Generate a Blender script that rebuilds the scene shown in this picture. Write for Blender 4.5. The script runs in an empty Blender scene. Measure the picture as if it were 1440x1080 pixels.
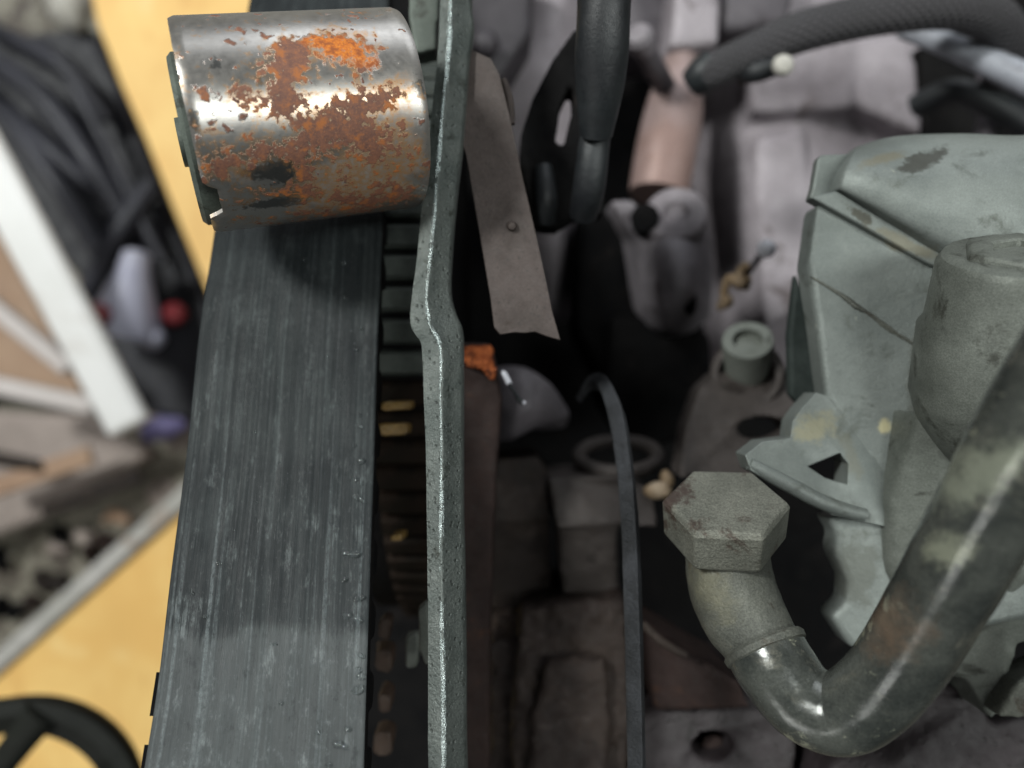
import bpy, bmesh, math, random
from mathutils import Vector, Matrix
from mathutils.geometry import tessellate_polygon
from mathutils import noise as mnoise
random.seed(7)
sc = bpy.context.scene
C = sc.collection
R_ = math.radians

# ------------------------------------------------------------------ camera (1 unit = 1 cm, floor at z = 0)
CAMZ = 60.0
FPX = 1040.0
cam = bpy.data.cameras.new("camera")
camo = bpy.data.objects.new("camera", cam); C.objects.link(camo)
camo.location = (0, 0, CAMZ)
cam.sensor_width = 36; cam.lens = 26.0
cam.clip_start = 0.5; cam.clip_end = 2000
cam.dof.use_dof = True
cam.dof.focus_distance = 10.0
cam.dof.aperture_fstop = 0.10
cam.dof.aperture_blades = 0
sc.camera = camo

# ------------------------------------------------------------------ light: workshop ceiling lamps, open door, room
sc.view_settings.view_transform = 'Standard'
sc.view_settings.look = 'None'
sc.view_settings.exposure = 0.0
sc.view_settings.gamma = 1.0
w = bpy.data.worlds.new("World"); sc.world = w; w.use_nodes = True
w.node_tree.nodes['Background'].inputs[0].default_value = (0.86, 0.95, 1.0, 1)
w.node_tree.nodes['Background'].inputs[1].default_value = 0.03
def area(name, loc, target, sx, sy, power, col, spread=180):
    l = bpy.data.lights.new(name, 'AREA'); l.shape = 'RECTANGLE'; l.size = sx; l.size_y = sy
    l.energy = power; l.color = col; l.spread = R_(spread)
    o = bpy.data.objects.new(name, l); C.objects.link(o); o.location = loc
    d = Vector(target) - Vector(loc)
    o.rotation_euler = d.to_track_quat('-Z', 'Y').to_euler()
    return o
for i in range(5):
    area("ceiling_lamp", (22 + i * 21, 3, 135), (22 + i * 21, 3.01, 0), 14, 17, 17500, (0.95, 1.0, 0.97))
area("doorway_light", (40, 190, 90), (0, 0, 45), 140, 90, 125000, (0.90, 0.95, 1.0))
area("ceiling_panel", (-85, 62, 150), (0, 0, 45), 26, 20, 230000, (0.97, 1.0, 0.97))

for i in range(4):   # row of small work lights, low on the left behind the photographer
    k = (i - 1.5) * 8.5
    area("work_light", (-67 - .13 * k, -80 - .86 * k, 95 - .49 * k), (5, -1.5, 52), 5, 5, 3600, (1.0, 1.0, 0.98))

# ------------------------------------------------------------------ helpers
def P(px, py, D):
    return Vector(((px - 720.0) / FPX * D, (540.0 - py) / FPX * D, CAMZ - D))

def empty(name, loc, label, cat, group=None):
    o = bpy.data.objects.new(name, None); C.objects.link(o); o.location = loc
    o.empty_display_size = 0.3
    tag(o, label, cat, group)
    return o
def tag(o, label=None, cat=None, group=None, kind=None):
    if label: o['label'] = label
    if cat: o['category'] = cat
    if group: o['group'] = group
    if kind: o['kind'] = kind
    return o
def wloc(o):
    v = Vector((0, 0, 0))
    while o is not None:
        v += Vector(o.location); o = o.parent
    return v
def link(name, bm, mat, parent=None, smooth=True, ang=35, mods=()):
    """world-space bmesh -> one object; origin at base centre (or the parent's origin)"""
    bmesh.ops.recalc_face_normals(bm, faces=bm.faces)
    me = bpy.data.meshes.new(name)
    if parent is None:
        xs = [v.co for v in bm.verts]
        L = Vector(((min(v.x for v in xs) + max(v.x for v in xs)) / 2, (min(v.y for v in xs) + max(v.y for v in xs)) / 2, min(v.z for v in xs)))
        off = L; loc = L
    else:
        off = wloc(parent); loc = Vector((0, 0, 0))
    for v in bm.verts: v.co -= off
    bm.to_mesh(me); bm.free()
    me.materials.append(mat)
    if smooth:
        for p in me.polygons: p.use_smooth = True
    o = bpy.data.objects.new(name, me); C.objects.link(o); o.location = loc
    if parent is not None: o.parent = parent
    for m in mods: m(o)
    if smooth and ang:
        try: me.set_sharp_from_angle(angle=R_(ang))
        except Exception: pass
    return o
def m_bevel(wd, seg=2):
    def f(o):
        m = o.modifiers.new("bevel", 'BEVEL'); m.width = wd; m.segments = seg; m.limit_method = 'ANGLE'; m.angle_limit = R_(35)
    return f
_tex = {}
def m_noise(size, strength, depth=3):
    def f(o):
        k = (size, depth)
        if k not in _tex:
            t = bpy.data.textures.new("clouds", 'CLOUDS'); t.noise_scale = size; t.noise_depth = depth; _tex[k] = t
        m = o.modifiers.new("disp", 'DISPLACE'); m.texture = _tex[k]; m.strength = strength; m.mid_level = 0.5; m.texture_coords = 'GLOBAL'
    return f
def m_cast(voxel=0.07, smooth=6, n=((0.5, 0.04),)):
    """fuse the overlapping solids of one casting and round its edges"""
    def f(o):
        m = o.modifiers.new("fuse", 'REMESH'); m.mode = 'VOXEL'; m.voxel_size = voxel; m.use_smooth_shade = True
        if smooth:
            s = o.modifiers.new("round", 'SMOOTH'); s.factor = 0.5; s.iterations = smooth
        for sz, st in n: m_noise(sz, st)(o)
    return f
def m_sub(l=2):
    def f(o):
        m = o.modifiers.new("sub", 'SUBSURF'); m.subdivision_type = 'CATMULL_CLARK'; m.levels = l; m.render_levels = l
    return f

def prism(bm, outline, D, T, holes=(), back_scale=None):
    """outline of pixels at distance D (number, or a third value per point), real thickness T away from the lens"""
    def pts(l): return [P(p[0], p[1], p[2] if len(p) > 2 else D) for p in l]
    loops = [pts(outline)] + [pts(h) for h in holes]
    flat = [v for l in loops for v in l]
    tris = tessellate_polygon(loops)
    f = [bm.verts.new(v) for v in flat]
    b = [bm.verts.new(v - Vector((0, 0, T))) for v in flat]
    for t in tris:
        try:
            bm.faces.new([f[i] for i in t]); bm.faces.new([b[i] for i in reversed(t)])
        except ValueError: pass
    k = 0
    for l in loops:
        n = len(l)
        for i in range(n):
            j = (i + 1) % n
            bm.faces.new([f[k + i], b[k + i], b[k + j], f[k + j]])
        k += n
def cr(p0, p1, p2, p3, t):
    return [0.5 * ((2 * b) + (-a + c) * t + (2 * a - 5 * b + 4 * c - d) * t * t + (-a + 3 * b - 3 * c + d) * t ** 3) for a, b, c, d in zip(p0, p1, p2, p3)]
def spline(pts, sub):
    if sub <= 1: return [list(p) for p in pts]
    out = []
    n = len(pts)
    for i in range(n - 1):
        a = pts[max(i - 1, 0)]; b = pts[i]; c = pts[i + 1]; d = pts[min(i + 2, n - 1)]
        for s in range(sub): out.append(cr(a, b, c, d, s / sub))
    out.append(list(pts[-1]))
    return out
def slab(bm, rows, T, su=4, sv=4, uv=False):
    """curved front surface through a grid of (px,py,D), solid thickness T behind it"""
    rows = [spline(r, su) for r in rows]
    cols = list(zip(*rows))
    cols = [spline(list(c), sv) for c in cols]
    grid = list(zip(*cols))
    nr, nc = len(grid), len(grid[0])
    F = [[bm.verts.new(P(*q)) for q in r] for r in grid]
    B = [[bm.verts.new(v.co - Vector((0, 0, T))) for v in r] for r in F]
    uvl = bm.loops.layers.uv.verify() if uv else None
    for i in range(nr - 1):
        for j in range(nc - 1):
            fc = bm.faces.new([F[i][j], F[i][j + 1], F[i + 1][j + 1], F[i + 1][j]])
            if uv:
                for lp, (a, b) in zip(fc.loops, ((i, j), (i, j + 1), (i + 1, j + 1), (i + 1, j))):
                    lp[uvl].uv = (b / (nc - 1), a / (nr - 1))
            bm.faces.new([B[i][j], B[i + 1][j], B[i + 1][j + 1], B[i][j + 1]])
    for i in range(nr - 1):
        bm.faces.new([F[i][0], F[i + 1][0], B[i + 1][0], B[i][0]])
        bm.faces.new([F[i][-1], B[i][-1], B[i + 1][-1], F[i + 1][-1]])
    for j in range(nc - 1):
        bm.faces.new([F[0][j], B[0][j], B[0][j + 1], F[0][j + 1]])
        bm.faces.new([F[-1][j], F[-1][j + 1], B[-1][j + 1], B[-1][j]])
def frame(d):
    d = d.normalized()
    a = Vector((0, 0, 1)) if abs(d.z) < 0.9 else Vector((0, 1, 0))
    u = d.cross(a).normalized(); v = u.cross(d).normalized()
    return u, v
def sweep(bm, pts, n=20, sub=8, cap=True, flat=1.0, wob=0.0):
    """pts: (Vector, radius); round section along a spline; UV u = round, v = length in cm"""
    q = spline([[p.x, p.y, p.z, r] for p, r in pts], sub)
    V = [Vector(a[:3]) for a in q]
    uvl = bm.loops.layers.uv.verify()
    rings = []; length = 0; ls = []
    u = None
    for i, p in enumerate(V):
        t = (V[min(i + 1, len(V) - 1)] - V[max(i - 1, 0)]).normalized()
        if u is None: u, v = frame(t)
        else:
            u = (u - t * u.dot(t)).normalized()
        v = t.cross(u)
        if i: length += (p - V[i - 1]).length
        ls.append(length)
        r = q[i][3]
        ring = []
        for k in range(n):
            a = 2 * math.pi * k / n
            rr = r
            if wob: rr *= 1 + wob * mnoise.noise(p * 1.3 + Vector((math.cos(a), math.sin(a), 0)))
            ring.append(bm.verts.new(p + u * math.cos(a) * rr + v * math.sin(a) * rr * flat))
        rings.append(ring)
    for i in range(len(rings) - 1):
        for k in range(n):
            f = bm.faces.new([rings[i][k], rings[i][(k + 1) % n], rings[i + 1][(k + 1) % n], rings[i + 1][k]])
            for lp, (a, b) in zip(f.loops, ((k, i), (k + 1, i), (k + 1, i + 1), (k, i + 1))):
                lp[uvl].uv = (a / n, ls[b])
    if cap:
        bm.faces.new(rings[0][::-1]); bm.faces.new(rings[-1])
def lathe(bm, c0, c1, prof, n=48, rot=0.0, closed=False):
    """profile of (distance along the axis in cm from c0, radius)"""
    d = (c1 - c0).normalized(); u, v = frame(d)
    uvl = bm.loops.layers.uv.verify()
    rings = []
    for t, r in prof:
        if r <= 1e-6: rings.append([bm.verts.new(c0 + d * t)]); continue
        rings.append([bm.verts.new(c0 + d * t + (u * math.cos(2 * math.pi * k / n + rot) + v * math.sin(2 * math.pi * k / n + rot)) * r) for k in range(n)])
    pairs = list(zip(range(len(rings) - 1), range(1, len(rings))))
    if closed: pairs.append((len(rings) - 1, 0))
    for i, j in pairs:
        A, B = rings[i], rings[j]
        for k in range(n):
            k2 = (k + 1) % n
            if len(A) == 1 and len(B) == 1: continue
            if len(A) == 1: f = [A[0], B[k2], B[k]]
            elif len(B) == 1: f = [A[k], A[k2], B[0]]
            else: f = [A[k], A[k2], B[k2], B[k]]
            bm.faces.new(f)
    if not closed:
        if len(rings[0]) > 1: bm.faces.new(rings[0][::-1])
        if len(rings[-1]) > 1: bm.faces.new(rings[-1])
def ball(bm, c, r, seg=16, sc_=(1, 1, 1)):
    m = Matrix.Translation(c) @ Matrix.Diagonal((sc_[0], sc_[1], sc_[2], 1))
    bmesh.ops.create_uvsphere(bm, u_segments=seg, v_segments=seg // 2 + 2, radius=r, matrix=m)
def bar(bm, a, b, wd, th):
    d = (b - a); u, v = frame(d)
    vs = []
    for p in (a, b):
        for s, t in ((-1, -1), (1, -1), (1, 1), (-1, 1)):
            vs.append(bm.verts.new(p + u * s * wd / 2 + v * t * th / 2))
    for q in ((0, 3, 2, 1), (4, 5, 6, 7), (0, 1, 5, 4), (1, 2, 6, 5), (2, 3, 7, 6), (3, 0, 4, 7)):
        bm.faces.new([vs[i] for i in q])
def new(): return bmesh.new()

# ------------------------------------------------------------------ materials
class N:
    def __init__(s, name):
        s.m = bpy.data.materials.new(name); s.m.use_nodes = True
        s.t = s.m.node_tree; s.b = s.t.nodes['Principled BSDF']
        s.tc = s.t.nodes.new('ShaderNodeTexCoord')
    def n(s, ty, **kw):
        x = s.t.nodes.new(ty)
        for k, v in kw.items():
            if k.startswith('i_'): x.inputs[k[2:]].default_value = v
            else: setattr(x, k, v)
        return x
    def l(s, a, b): s.t.links.new(a, b)
    def coord(s, out='Object', scale=(1, 1, 1), loc=(0, 0, 0), rot=(0, 0, 0)):
        mp = s.n('ShaderNodeMapping'); mp.inputs['Scale'].default_value = scale; mp.inputs['Location'].default_value = loc; mp.inputs['Rotation'].default_value = rot
        s.l(s.tc.outputs[out], mp.inputs[0]); return mp.outputs[0]
    def noise(s, co, scale, detail=6, rough=0.6, dist=0.0):
        x = s.n('ShaderNodeTexNoise'); x.inputs['Scale'].default_value = scale; x.inputs['Detail'].default_value = detail
        x.inputs['Roughness'].default_value = rough; x.inputs['Distortion'].default_value = dist
        s.l(co, x.inputs['Vector']); return x.outputs['Fac']
    def voro(s, co, scale, feat='F1', out='Distance'):
        x = s.n('ShaderNodeTexVoronoi'); x.feature = feat; x.inputs['Scale'].default_value = scale
        s.l(co, x.inputs['Vector']); return x.outputs[out]
    def step(s, f, a, b, smooth=True):
        x = s.n('ShaderNodeMapRange'); x.interpolation_type = 'SMOOTHSTEP' if smooth else 'LINEAR'
        x.inputs['From Min'].default_value = a; x.inputs['From Max'].default_value = b
        s.l(f, x.inputs['Value']); return x.outputs[0]
    def rng(s, f, a, b, c, d):
        x = s.n('ShaderNodeMapRange')
        for i, v in zip(('From Min', 'From Max', 'To Min', 'To Max'), (a, b, c, d)): x.inputs[i].default_value = v
        s.l(f, x.inputs['Value']); return x.outputs[0]
    def math(s, op, a, b=None, clamp=False):
        x = s.n('ShaderNodeMath'); x.operation = op; x.use_clamp = clamp
        for i, v in enumerate((a, b)):
            if v is None: continue
            if isinstance(v, (int, float)): x.inputs[i].default_value = v
            else: s.l(v, x.inputs[i])
        return x.outputs[0]
    def mix(s, f, a, b, mode='MIX'):
        x = s.n('ShaderNodeMix'); x.data_type = 'RGBA'; x.blend_type = mode
        for sock, v in ((x.inputs[0], f), (x.inputs[6], a), (x.inputs[7], b)):
            if isinstance(v, (int, float)): sock.default_value = v
            elif isinstance(v, tuple): sock.default_value = v if len(v) == 4 else (*v, 1)
            else: s.l(v, sock)
        return x.outputs[2]
    def bump(s, h, strength, dist, prev=None):
        x = s.n('ShaderNodeBump'); x.inputs['Strength'].default_value = strength; x.inputs['Distance'].default_value = dist
        s.l(h, x.inputs['Height'])
        if prev is not None: s.l(prev, x.inputs['Normal'])
        return x.outputs[0]
    def out(s, col=None, rough=None, metal=None, normal=None, **kw):
        for k, v in (('Base Color', col), ('Roughness', rough), ('Metallic', metal), ('Normal', normal)):
            if v is None: continue
            if isinstance(v, (int, float)): s.b.inputs[k].default_value = v
            elif isinstance(v, tuple): s.b.inputs[k].default_value = (*v, 1)
            else: s.l(v, s.b.inputs[k])
        for k, v in kw.items(): s.b.inputs[k.replace('_', ' ')].default_value = v
        return s.m

def surf(name, c1, c2, c3=None, rough=(0.45, 0.75), metal=0.0, sc=0.8, patch=(0.58, 0.66), psc=1.6, bump=0.35, bsc=14, grain=0.25, pits=0.0, spec=0.4,
         light=None, lsc=3.0, lth=(0.66, 0.72)):
    s = N(name); co = s.coord('Object', loc=(random.uniform(0, 50), random.uniform(0, 50), random.uniform(0, 50)))
    a = s.noise(co, sc, 8, 0.65)
    col = s.mix(s.step(a, 0.35, 0.65), c1, c2)
    if c3:
        b = s.noise(co, psc, 8, 0.7, 0.4)
        col = s.mix(s.step(b, *patch), col, c3)
    if light:
        b2 = s.noise(co, lsc, 7, 0.75)
        col = s.mix(s.step(b2, *lth), col, light)
    g = s.noise(co, bsc * 2.2, 5, 0.8)
    col = s.mix(1.0, col, s.mix(s.step(g, 0.25, 0.75), (1 - grain,) * 3, (1 + grain,) * 3), 'MULTIPLY')
    h = s.noise(co, bsc, 8, 0.7)
    nm = s.bump(h, bump, 0.05)
    nm = s.bump(s.noise(co, bsc * 0.2, 3), bump * 0.5, 0.08, nm)
    if pits:
        v = s.voro(co, bsc * 0.45)
        pm = s.step(v, 0.08, 0.28)
        nm = s.bump(pm, pits, 0.05, nm)
        col = s.mix(s.math('MULTIPLY', s.math('SUBTRACT', 1.0, pm), s.step(g, 0.45, 0.6)), col, (0.02, 0.02, 0.018))
    rg = s.rng(s.noise(co, sc * 5, 6), 0.3, 0.7, *rough)
    return s.out(col, rg, metal, nm, Specular_IOR_Level=spec)

ALU = surf("cast_aluminium", (0.132, 0.147, 0.138), (0.20, 0.219, 0.205), (0.078, 0.085, 0.073), rough=(0.42, 0.62), metal=0.35, sc=0.5, patch=(0.54, 0.72), psc=1.4, bump=0.25, bsc=24, grain=0.24, pits=0.0, light=(0.34, 0.35, 0.29), lsc=2.8, lth=(0.66, 0.75))
ALU_D = surf("dull_aluminium", (0.085, 0.092, 0.08), (0.14, 0.15, 0.132), (0.042, 0.044, 0.036), rough=(0.45, 0.7), metal=0.3, sc=0.7, patch=(0.56, 0.68), psc=1.2, bump=0.22, bsc=20, grain=0.36, pits=0.0, light=(0.30, 0.30, 0.23), lsc=2.6, lth=(0.68, 0.75))
MAUVE = surf("mauve_casting", (0.21, 0.185, 0.20), (0.33, 0.297, 0.318), (0.12, 0.098, 0.10), rough=(0.5, 0.75), metal=0.1, sc=0.35, psc=0.5, bump=0.3, bsc=6, light=(0.44, 0.40, 0.42), lsc=0.7)
BOSSM = surf("grey_boss_casting", (0.17, 0.152, 0.165), (0.24, 0.218, 0.235), (0.10, 0.085, 0.09), sc=0.5, psc=0.8, bump=0.25, bsc=8, metal=0.1, rough=(0.5, 0.7))
MAUVE_D = surf("grey_mauve_casting", (0.075, 0.066, 0.075), (0.12, 0.108, 0.118), (0.04, 0.034, 0.037), sc=0.5, psc=0.7, bump=0.3, bsc=7, metal=0.1)
PINK = surf("copper_pink_pipe", (0.25, 0.165, 0.145), (0.33, 0.25, 0.24), (0.16, 0.09, 0.07), sc=0.4, psc=0.6, bump=0.15, bsc=6, rough=(0.4, 0.6), metal=0.2)
BLACK = surf("black_grime_and_shade", (0.0035, 0.0035, 0.004), (0.007, 0.0065, 0.0065), (0.013, 0.011, 0.0105), sc=0.6, psc=1.0, bump=0.5, bsc=5, rough=(0.6, 0.85), spec=0.07)  # blacker than grime alone: shade of the deep recesses is in the colour
RUBBER = surf("black_rubber", (0.010, 0.011, 0.013), (0.018, 0.021, 0.023), (0.06, 0.072, 0.076), sc=0.8, patch=(0.60, 0.74), psc=1.1, bump=0.25, bsc=10, rough=(0.4, 0.6), spec=0.5)
BROWN = surf("brown_steel", (0.042, 0.031, 0.027), (0.068, 0.052, 0.047), (0.026, 0.016, 0.011), sc=1.0, psc=2.2, patch=(0.6, 0.7), bump=0.35, bsc=22, grain=0.4, pits=0.12, rough=(0.5, 0.7), metal=0.15, light=(0.15, 0.125, 0.11), lsc=6)
RUSTD = surf("dark_rusty_steel", (0.014, 0.008, 0.007), (0.024, 0.014, 0.012), (0.034, 0.016, 0.010), sc=0.9, psc=1.8, bump=0.5, bsc=16, rough=(0.6, 0.85), spec=0.2, pits=0.2)
RUST = surf("orange_rust", (0.13, 0.032, 0.012), (0.30, 0.085, 0.028), (0.035, 0.012, 0.008), sc=6, patch=(.5, .6), psc=9, bump=0.9, bsc=16, rough=(0.8, 0.95), spec=0.1)
GRIME = surf("brown_sludge", (0.013, 0.009, 0.0075), (0.026, 0.018, 0.014), (0.05, 0.037, 0.032), sc=0.9, psc=1.5, patch=(0.58, 0.72), bump=0.8, bsc=8, rough=(0.5, 0.85), spec=0.3, pits=0.3)
SLUDGE = surf("rusty_sludge", (0.014, 0.0085, 0.007), (0.027, 0.018, 0.014), (0.055, 0.042, 0.038), sc=0.9, psc=1.6, patch=(0.56, 0.70), bump=0.8, bsc=9, rough=(0.5, 0.85), spec=0.3, pits=0.3)
BLOCKM = surf("grey_brown_block", (0.036, 0.029, 0.026), (0.06, 0.05, 0.046), (0.019, 0.014, 0.012), sc=0.8, psc=1.5, bump=0.6, bsc=12, pits=0.3, rough=(0.5, 0.8))
PURP = surf("purple_grey_casting", (0.014, 0.010, 0.011), (0.026, 0.020, 0.022), (0.007, 0.005, 0.005), sc=0.7, psc=1.2, bump=0.4, bsc=12, pits=0.3)
PIPEM = surf("grey_pipe", (0.036, 0.040, 0.037), (0.085, 0.09, 0.08), (0.12, 0.118, 0.098), sc=1.1, patch=(0.54, 0.68), psc=1.7, bump=0.10, bsc=12, grain=0.3, rough=(0.10, 0.32), metal=0.25, spec=0.6, light=(0.27, 0.275, 0.21), lsc=1.3, lth=(0.60, 0.67))
COLLAR = surf("oily_fitting", (0.07, 0.073, 0.063), (0.115, 0.118, 0.10), (0.05, 0.042, 0.032), sc=1.2, psc=1.6, bump=0.5, bsc=17, metal=0.3, rough=(0.38, 0.62), grain=0.45, light=(0.24, 0.22, 0.14), lsc=2.5)
NUTM = surf("nut_steel", (0.115, 0.117, 0.098), (0.175, 0.176, 0.148), (0.065, 0.049, 0.039), sc=1.0, psc=1.1, patch=(0.54, 0.64), bump=0.6, bsc=17, metal=0.3, rough=(0.4, 0.62), grain=0.5, light=(0.32, 0.31, 0.24), lsc=4)
PLATE = surf("oily_plate_steel", (0.072, 0.083, 0.077), (0.11, 0.122, 0.113), (0.036, 0.04, 0.034), sc=1.5, psc=2.4, bump=0.4, bsc=20, grain=0.45, pits=0.4, metal=0.45, rough=(0.28, 0.5), light=(0.17, 0.185, 0.175), lsc=7, lth=(0.66, 0.74))
WORN_GLINT = surf("worn_steel_highlight", (0.32, 0.37, 0.36), (0.42, 0.47, 0.46), (0.2, 0.22, 0.21), sc=3, psc=4, patch=(0.52, 0.62), bump=0.6, bsc=26, metal=0.8, rough=(0.2, 0.35))
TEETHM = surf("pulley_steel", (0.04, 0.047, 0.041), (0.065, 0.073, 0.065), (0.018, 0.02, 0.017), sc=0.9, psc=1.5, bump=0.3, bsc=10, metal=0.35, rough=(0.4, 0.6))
TEETHR = surf("rusty_shaded_tooth", (0.010, 0.008, 0.006), (0.018, 0.012, 0.009), (0.007, 0.006, 0.005), sc=1.5, psc=2.5, bump=0.5, bsc=14, light=(0.06, 0.035, 0.015), lsc=2.2, lth=(0.66, 0.74), spec=0.05)  # rust brown taken nearly black, the lower gap's shade painted in
STRAPM = surf("dusty_strap", (0.012, 0.013, 0.0145), (0.034, 0.036, 0.041), (0.007, 0.0075, 0.008), sc=1.2, psc=3, bump=0.9, bsc=20, grain=0.6, rough=(0.5, 0.7))
BRASS = surf("brass_bits", (0.22, 0.15, 0.085), (0.38, 0.30, 0.22), sc=2, bump=0.3, bsc=8, metal=0.3)
WHITEM = surf("white_paint", (0.76, 0.75, 0.73), (0.82, 0.81, 0.80), (0.66, 0.63, 0.60), sc=0.1, psc=0.12, bump=0.1, bsc=2, grain=0.05, rough=(0.4, 0.6))
STRUTM = surf("grey_pink_paint", (0.50, 0.45, 0.43), (0.58, 0.53, 0.51), sc=0.1, bump=0.1, bsc=2, grain=0.08)
PALE = surf("pale_plastic", (0.34, 0.34, 0.43), (0.42, 0.42, 0.50), sc=0.3, bump=0.05, bsc=2, grain=0.05, rough=(0.3, 0.4))
PEARL = surf("bright_tip", (0.62, 0.62, 0.68), (0.72, 0.72, 0.78), sc=1, bump=0.1, bsc=5, grain=0.05, rough=(0.25, 0.35))
RED = surf("red_plastic", (0.15, 0.012, 0.016), (0.19, 0.016, 0.022), sc=0.3, bump=0.05, bsc=2, grain=0.05, rough=(0.35, 0.45))
BLUE = surf("blue_scrap", (0.10, 0.09, 0.2), (0.15, 0.13, 0.27), sc=0.3, bump=0.2, bsc=2)
CARD = surf("tan_card", (0.33, 0.21, 0.14), (0.40, 0.27, 0.18), (0.25, 0.17, 0.12), sc=0.12, psc=0.2, bump=0.2, bsc=1, grain=0.1)
PINKB = surf("pink_grey_board", (0.27, 0.225, 0.20), (0.36, 0.30, 0.27), (0.16, 0.12, 0.10), sc=0.12, psc=0.16, bump=0.3, bsc=1, grain=0.12)
FLOORM = surf("workshop_floor", (0.15, 0.135, 0.105), (0.25, 0.23, 0.185), (0.06, 0.045, 0.037), sc=0.22, psc=0.3, patch=(0.50, 0.60), bump=0.5, bsc=0.8, grain=0.2, light=(0.33, 0.32, 0.27), lsc=0.2, lth=(0.58, 0.66))
TRAY = surf("black_plastic", (0.010, 0.010, 0.014), (0.018, 0.018, 0.024), sc=0.2, bump=0.2, bsc=1, rough=(0.45, 0.65), spec=0.35)
CABLE = surf("grey_black_cable", (0.018, 0.018, 0.024), (0.035, 0.035, 0.045), sc=0.2, bump=0.1, bsc=2, rough=(0.4, 0.6))
RAG = surf("pale_rag", (0.36, 0.34, 0.30), (0.46, 0.44, 0.40), sc=0.2, bump=0.4, bsc=2)
EDGE = surf("grey_edging", (0.36, 0.35, 0.32), (0.45, 0.43, 0.41), (0.3, 0.24, 0.2), sc=0.15, psc=0.2, bump=0.1, bsc=1)
HANDW = surf("black_moulding", (0.006, 0.0065, 0.0055), (0.011, 0.012, 0.0095), sc=0.4, bump=0.1, bsc=6, rough=(0.55, 0.7), spec=0.2)
HUBM = surf("oily_hub_steel", (0.085, 0.10, 0.085), (0.12, 0.14, 0.12), (0.05, 0.055, 0.045), sc=1.5, psc=2.5, bump=0.2, bsc=16, metal=0.2, rough=(0.45, 0.6))
PALETUBE = surf("pale_grey_tube", (0.25, 0.26, 0.29), (0.32, 0.33, 0.37), (0.18, 0.18, 0.2), sc=0.5, bump=0.1, bsc=6, rough=(0.5, 0.65))

def wood():
    s = N("yellow_plywood"); co = s.coord('Object')
    a = s.noise(co, 0.13, 6, 0.65, 0.5); b = s.noise(s.coord('Object', scale=(1, 0.2, 1)), 0.9, 8, 0.6)
    col = s.mix(s.step(a, 0.35, 0.65), (0.86, 0.57, 0.20), (0.78, 0.47, 0.145))
    col = s.mix(s.step(b, 0.55, 0.75), col, (0.68, 0.38, 0.11))
    col = s.mix(s.step(s.noise(co, 0.3, 6, 0.6), 0.60, 0.72), col, (0.86, 0.60, 0.24))
    return s.out(col, 0.6, 0.0, s.bump(b, 0.1, 0.1))
WOOD = wood()

def braid():
    s = N("braided_sleeve")
    sep = s.n('ShaderNodeSeparateXYZ'); s.l(s.tc.outputs['UV'], sep.inputs[0])
    u, v = sep.outputs[0], sep.outputs[1]
    A = s.math('SINE', s.math('MULTIPLY', s.math('ADD', s.math('MULTIPLY', u, 14.0), s.math('MULTIPLY', v, 4.6)), 6.2832))
    B = s.math('SINE', s.math('MULTIPLY', s.math('SUBTRACT', s.math('MULTIPLY', u, 14.0), s.math('MULTIPLY', v, 4.6)), 6.2832))
    h = s.math('MAXIMUM', A, B)
    co = s.coord('Object')
    g = s.noise(co, 1.2, 6)
    col = s.mix(s.step(h, -0.6, 0.6), (0.008, 0.0075, 0.008), (0.075, 0.07, 0.076))
    col = s.mix(s.step(g, 0.4, 0.7), col, s.mix(0.5, col, (0.05, 0.048, 0.05)))
    return s.out(col, 0.7, 0.0, s.bump(h, 0.8, 0.08))
BRAID = braid()

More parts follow.
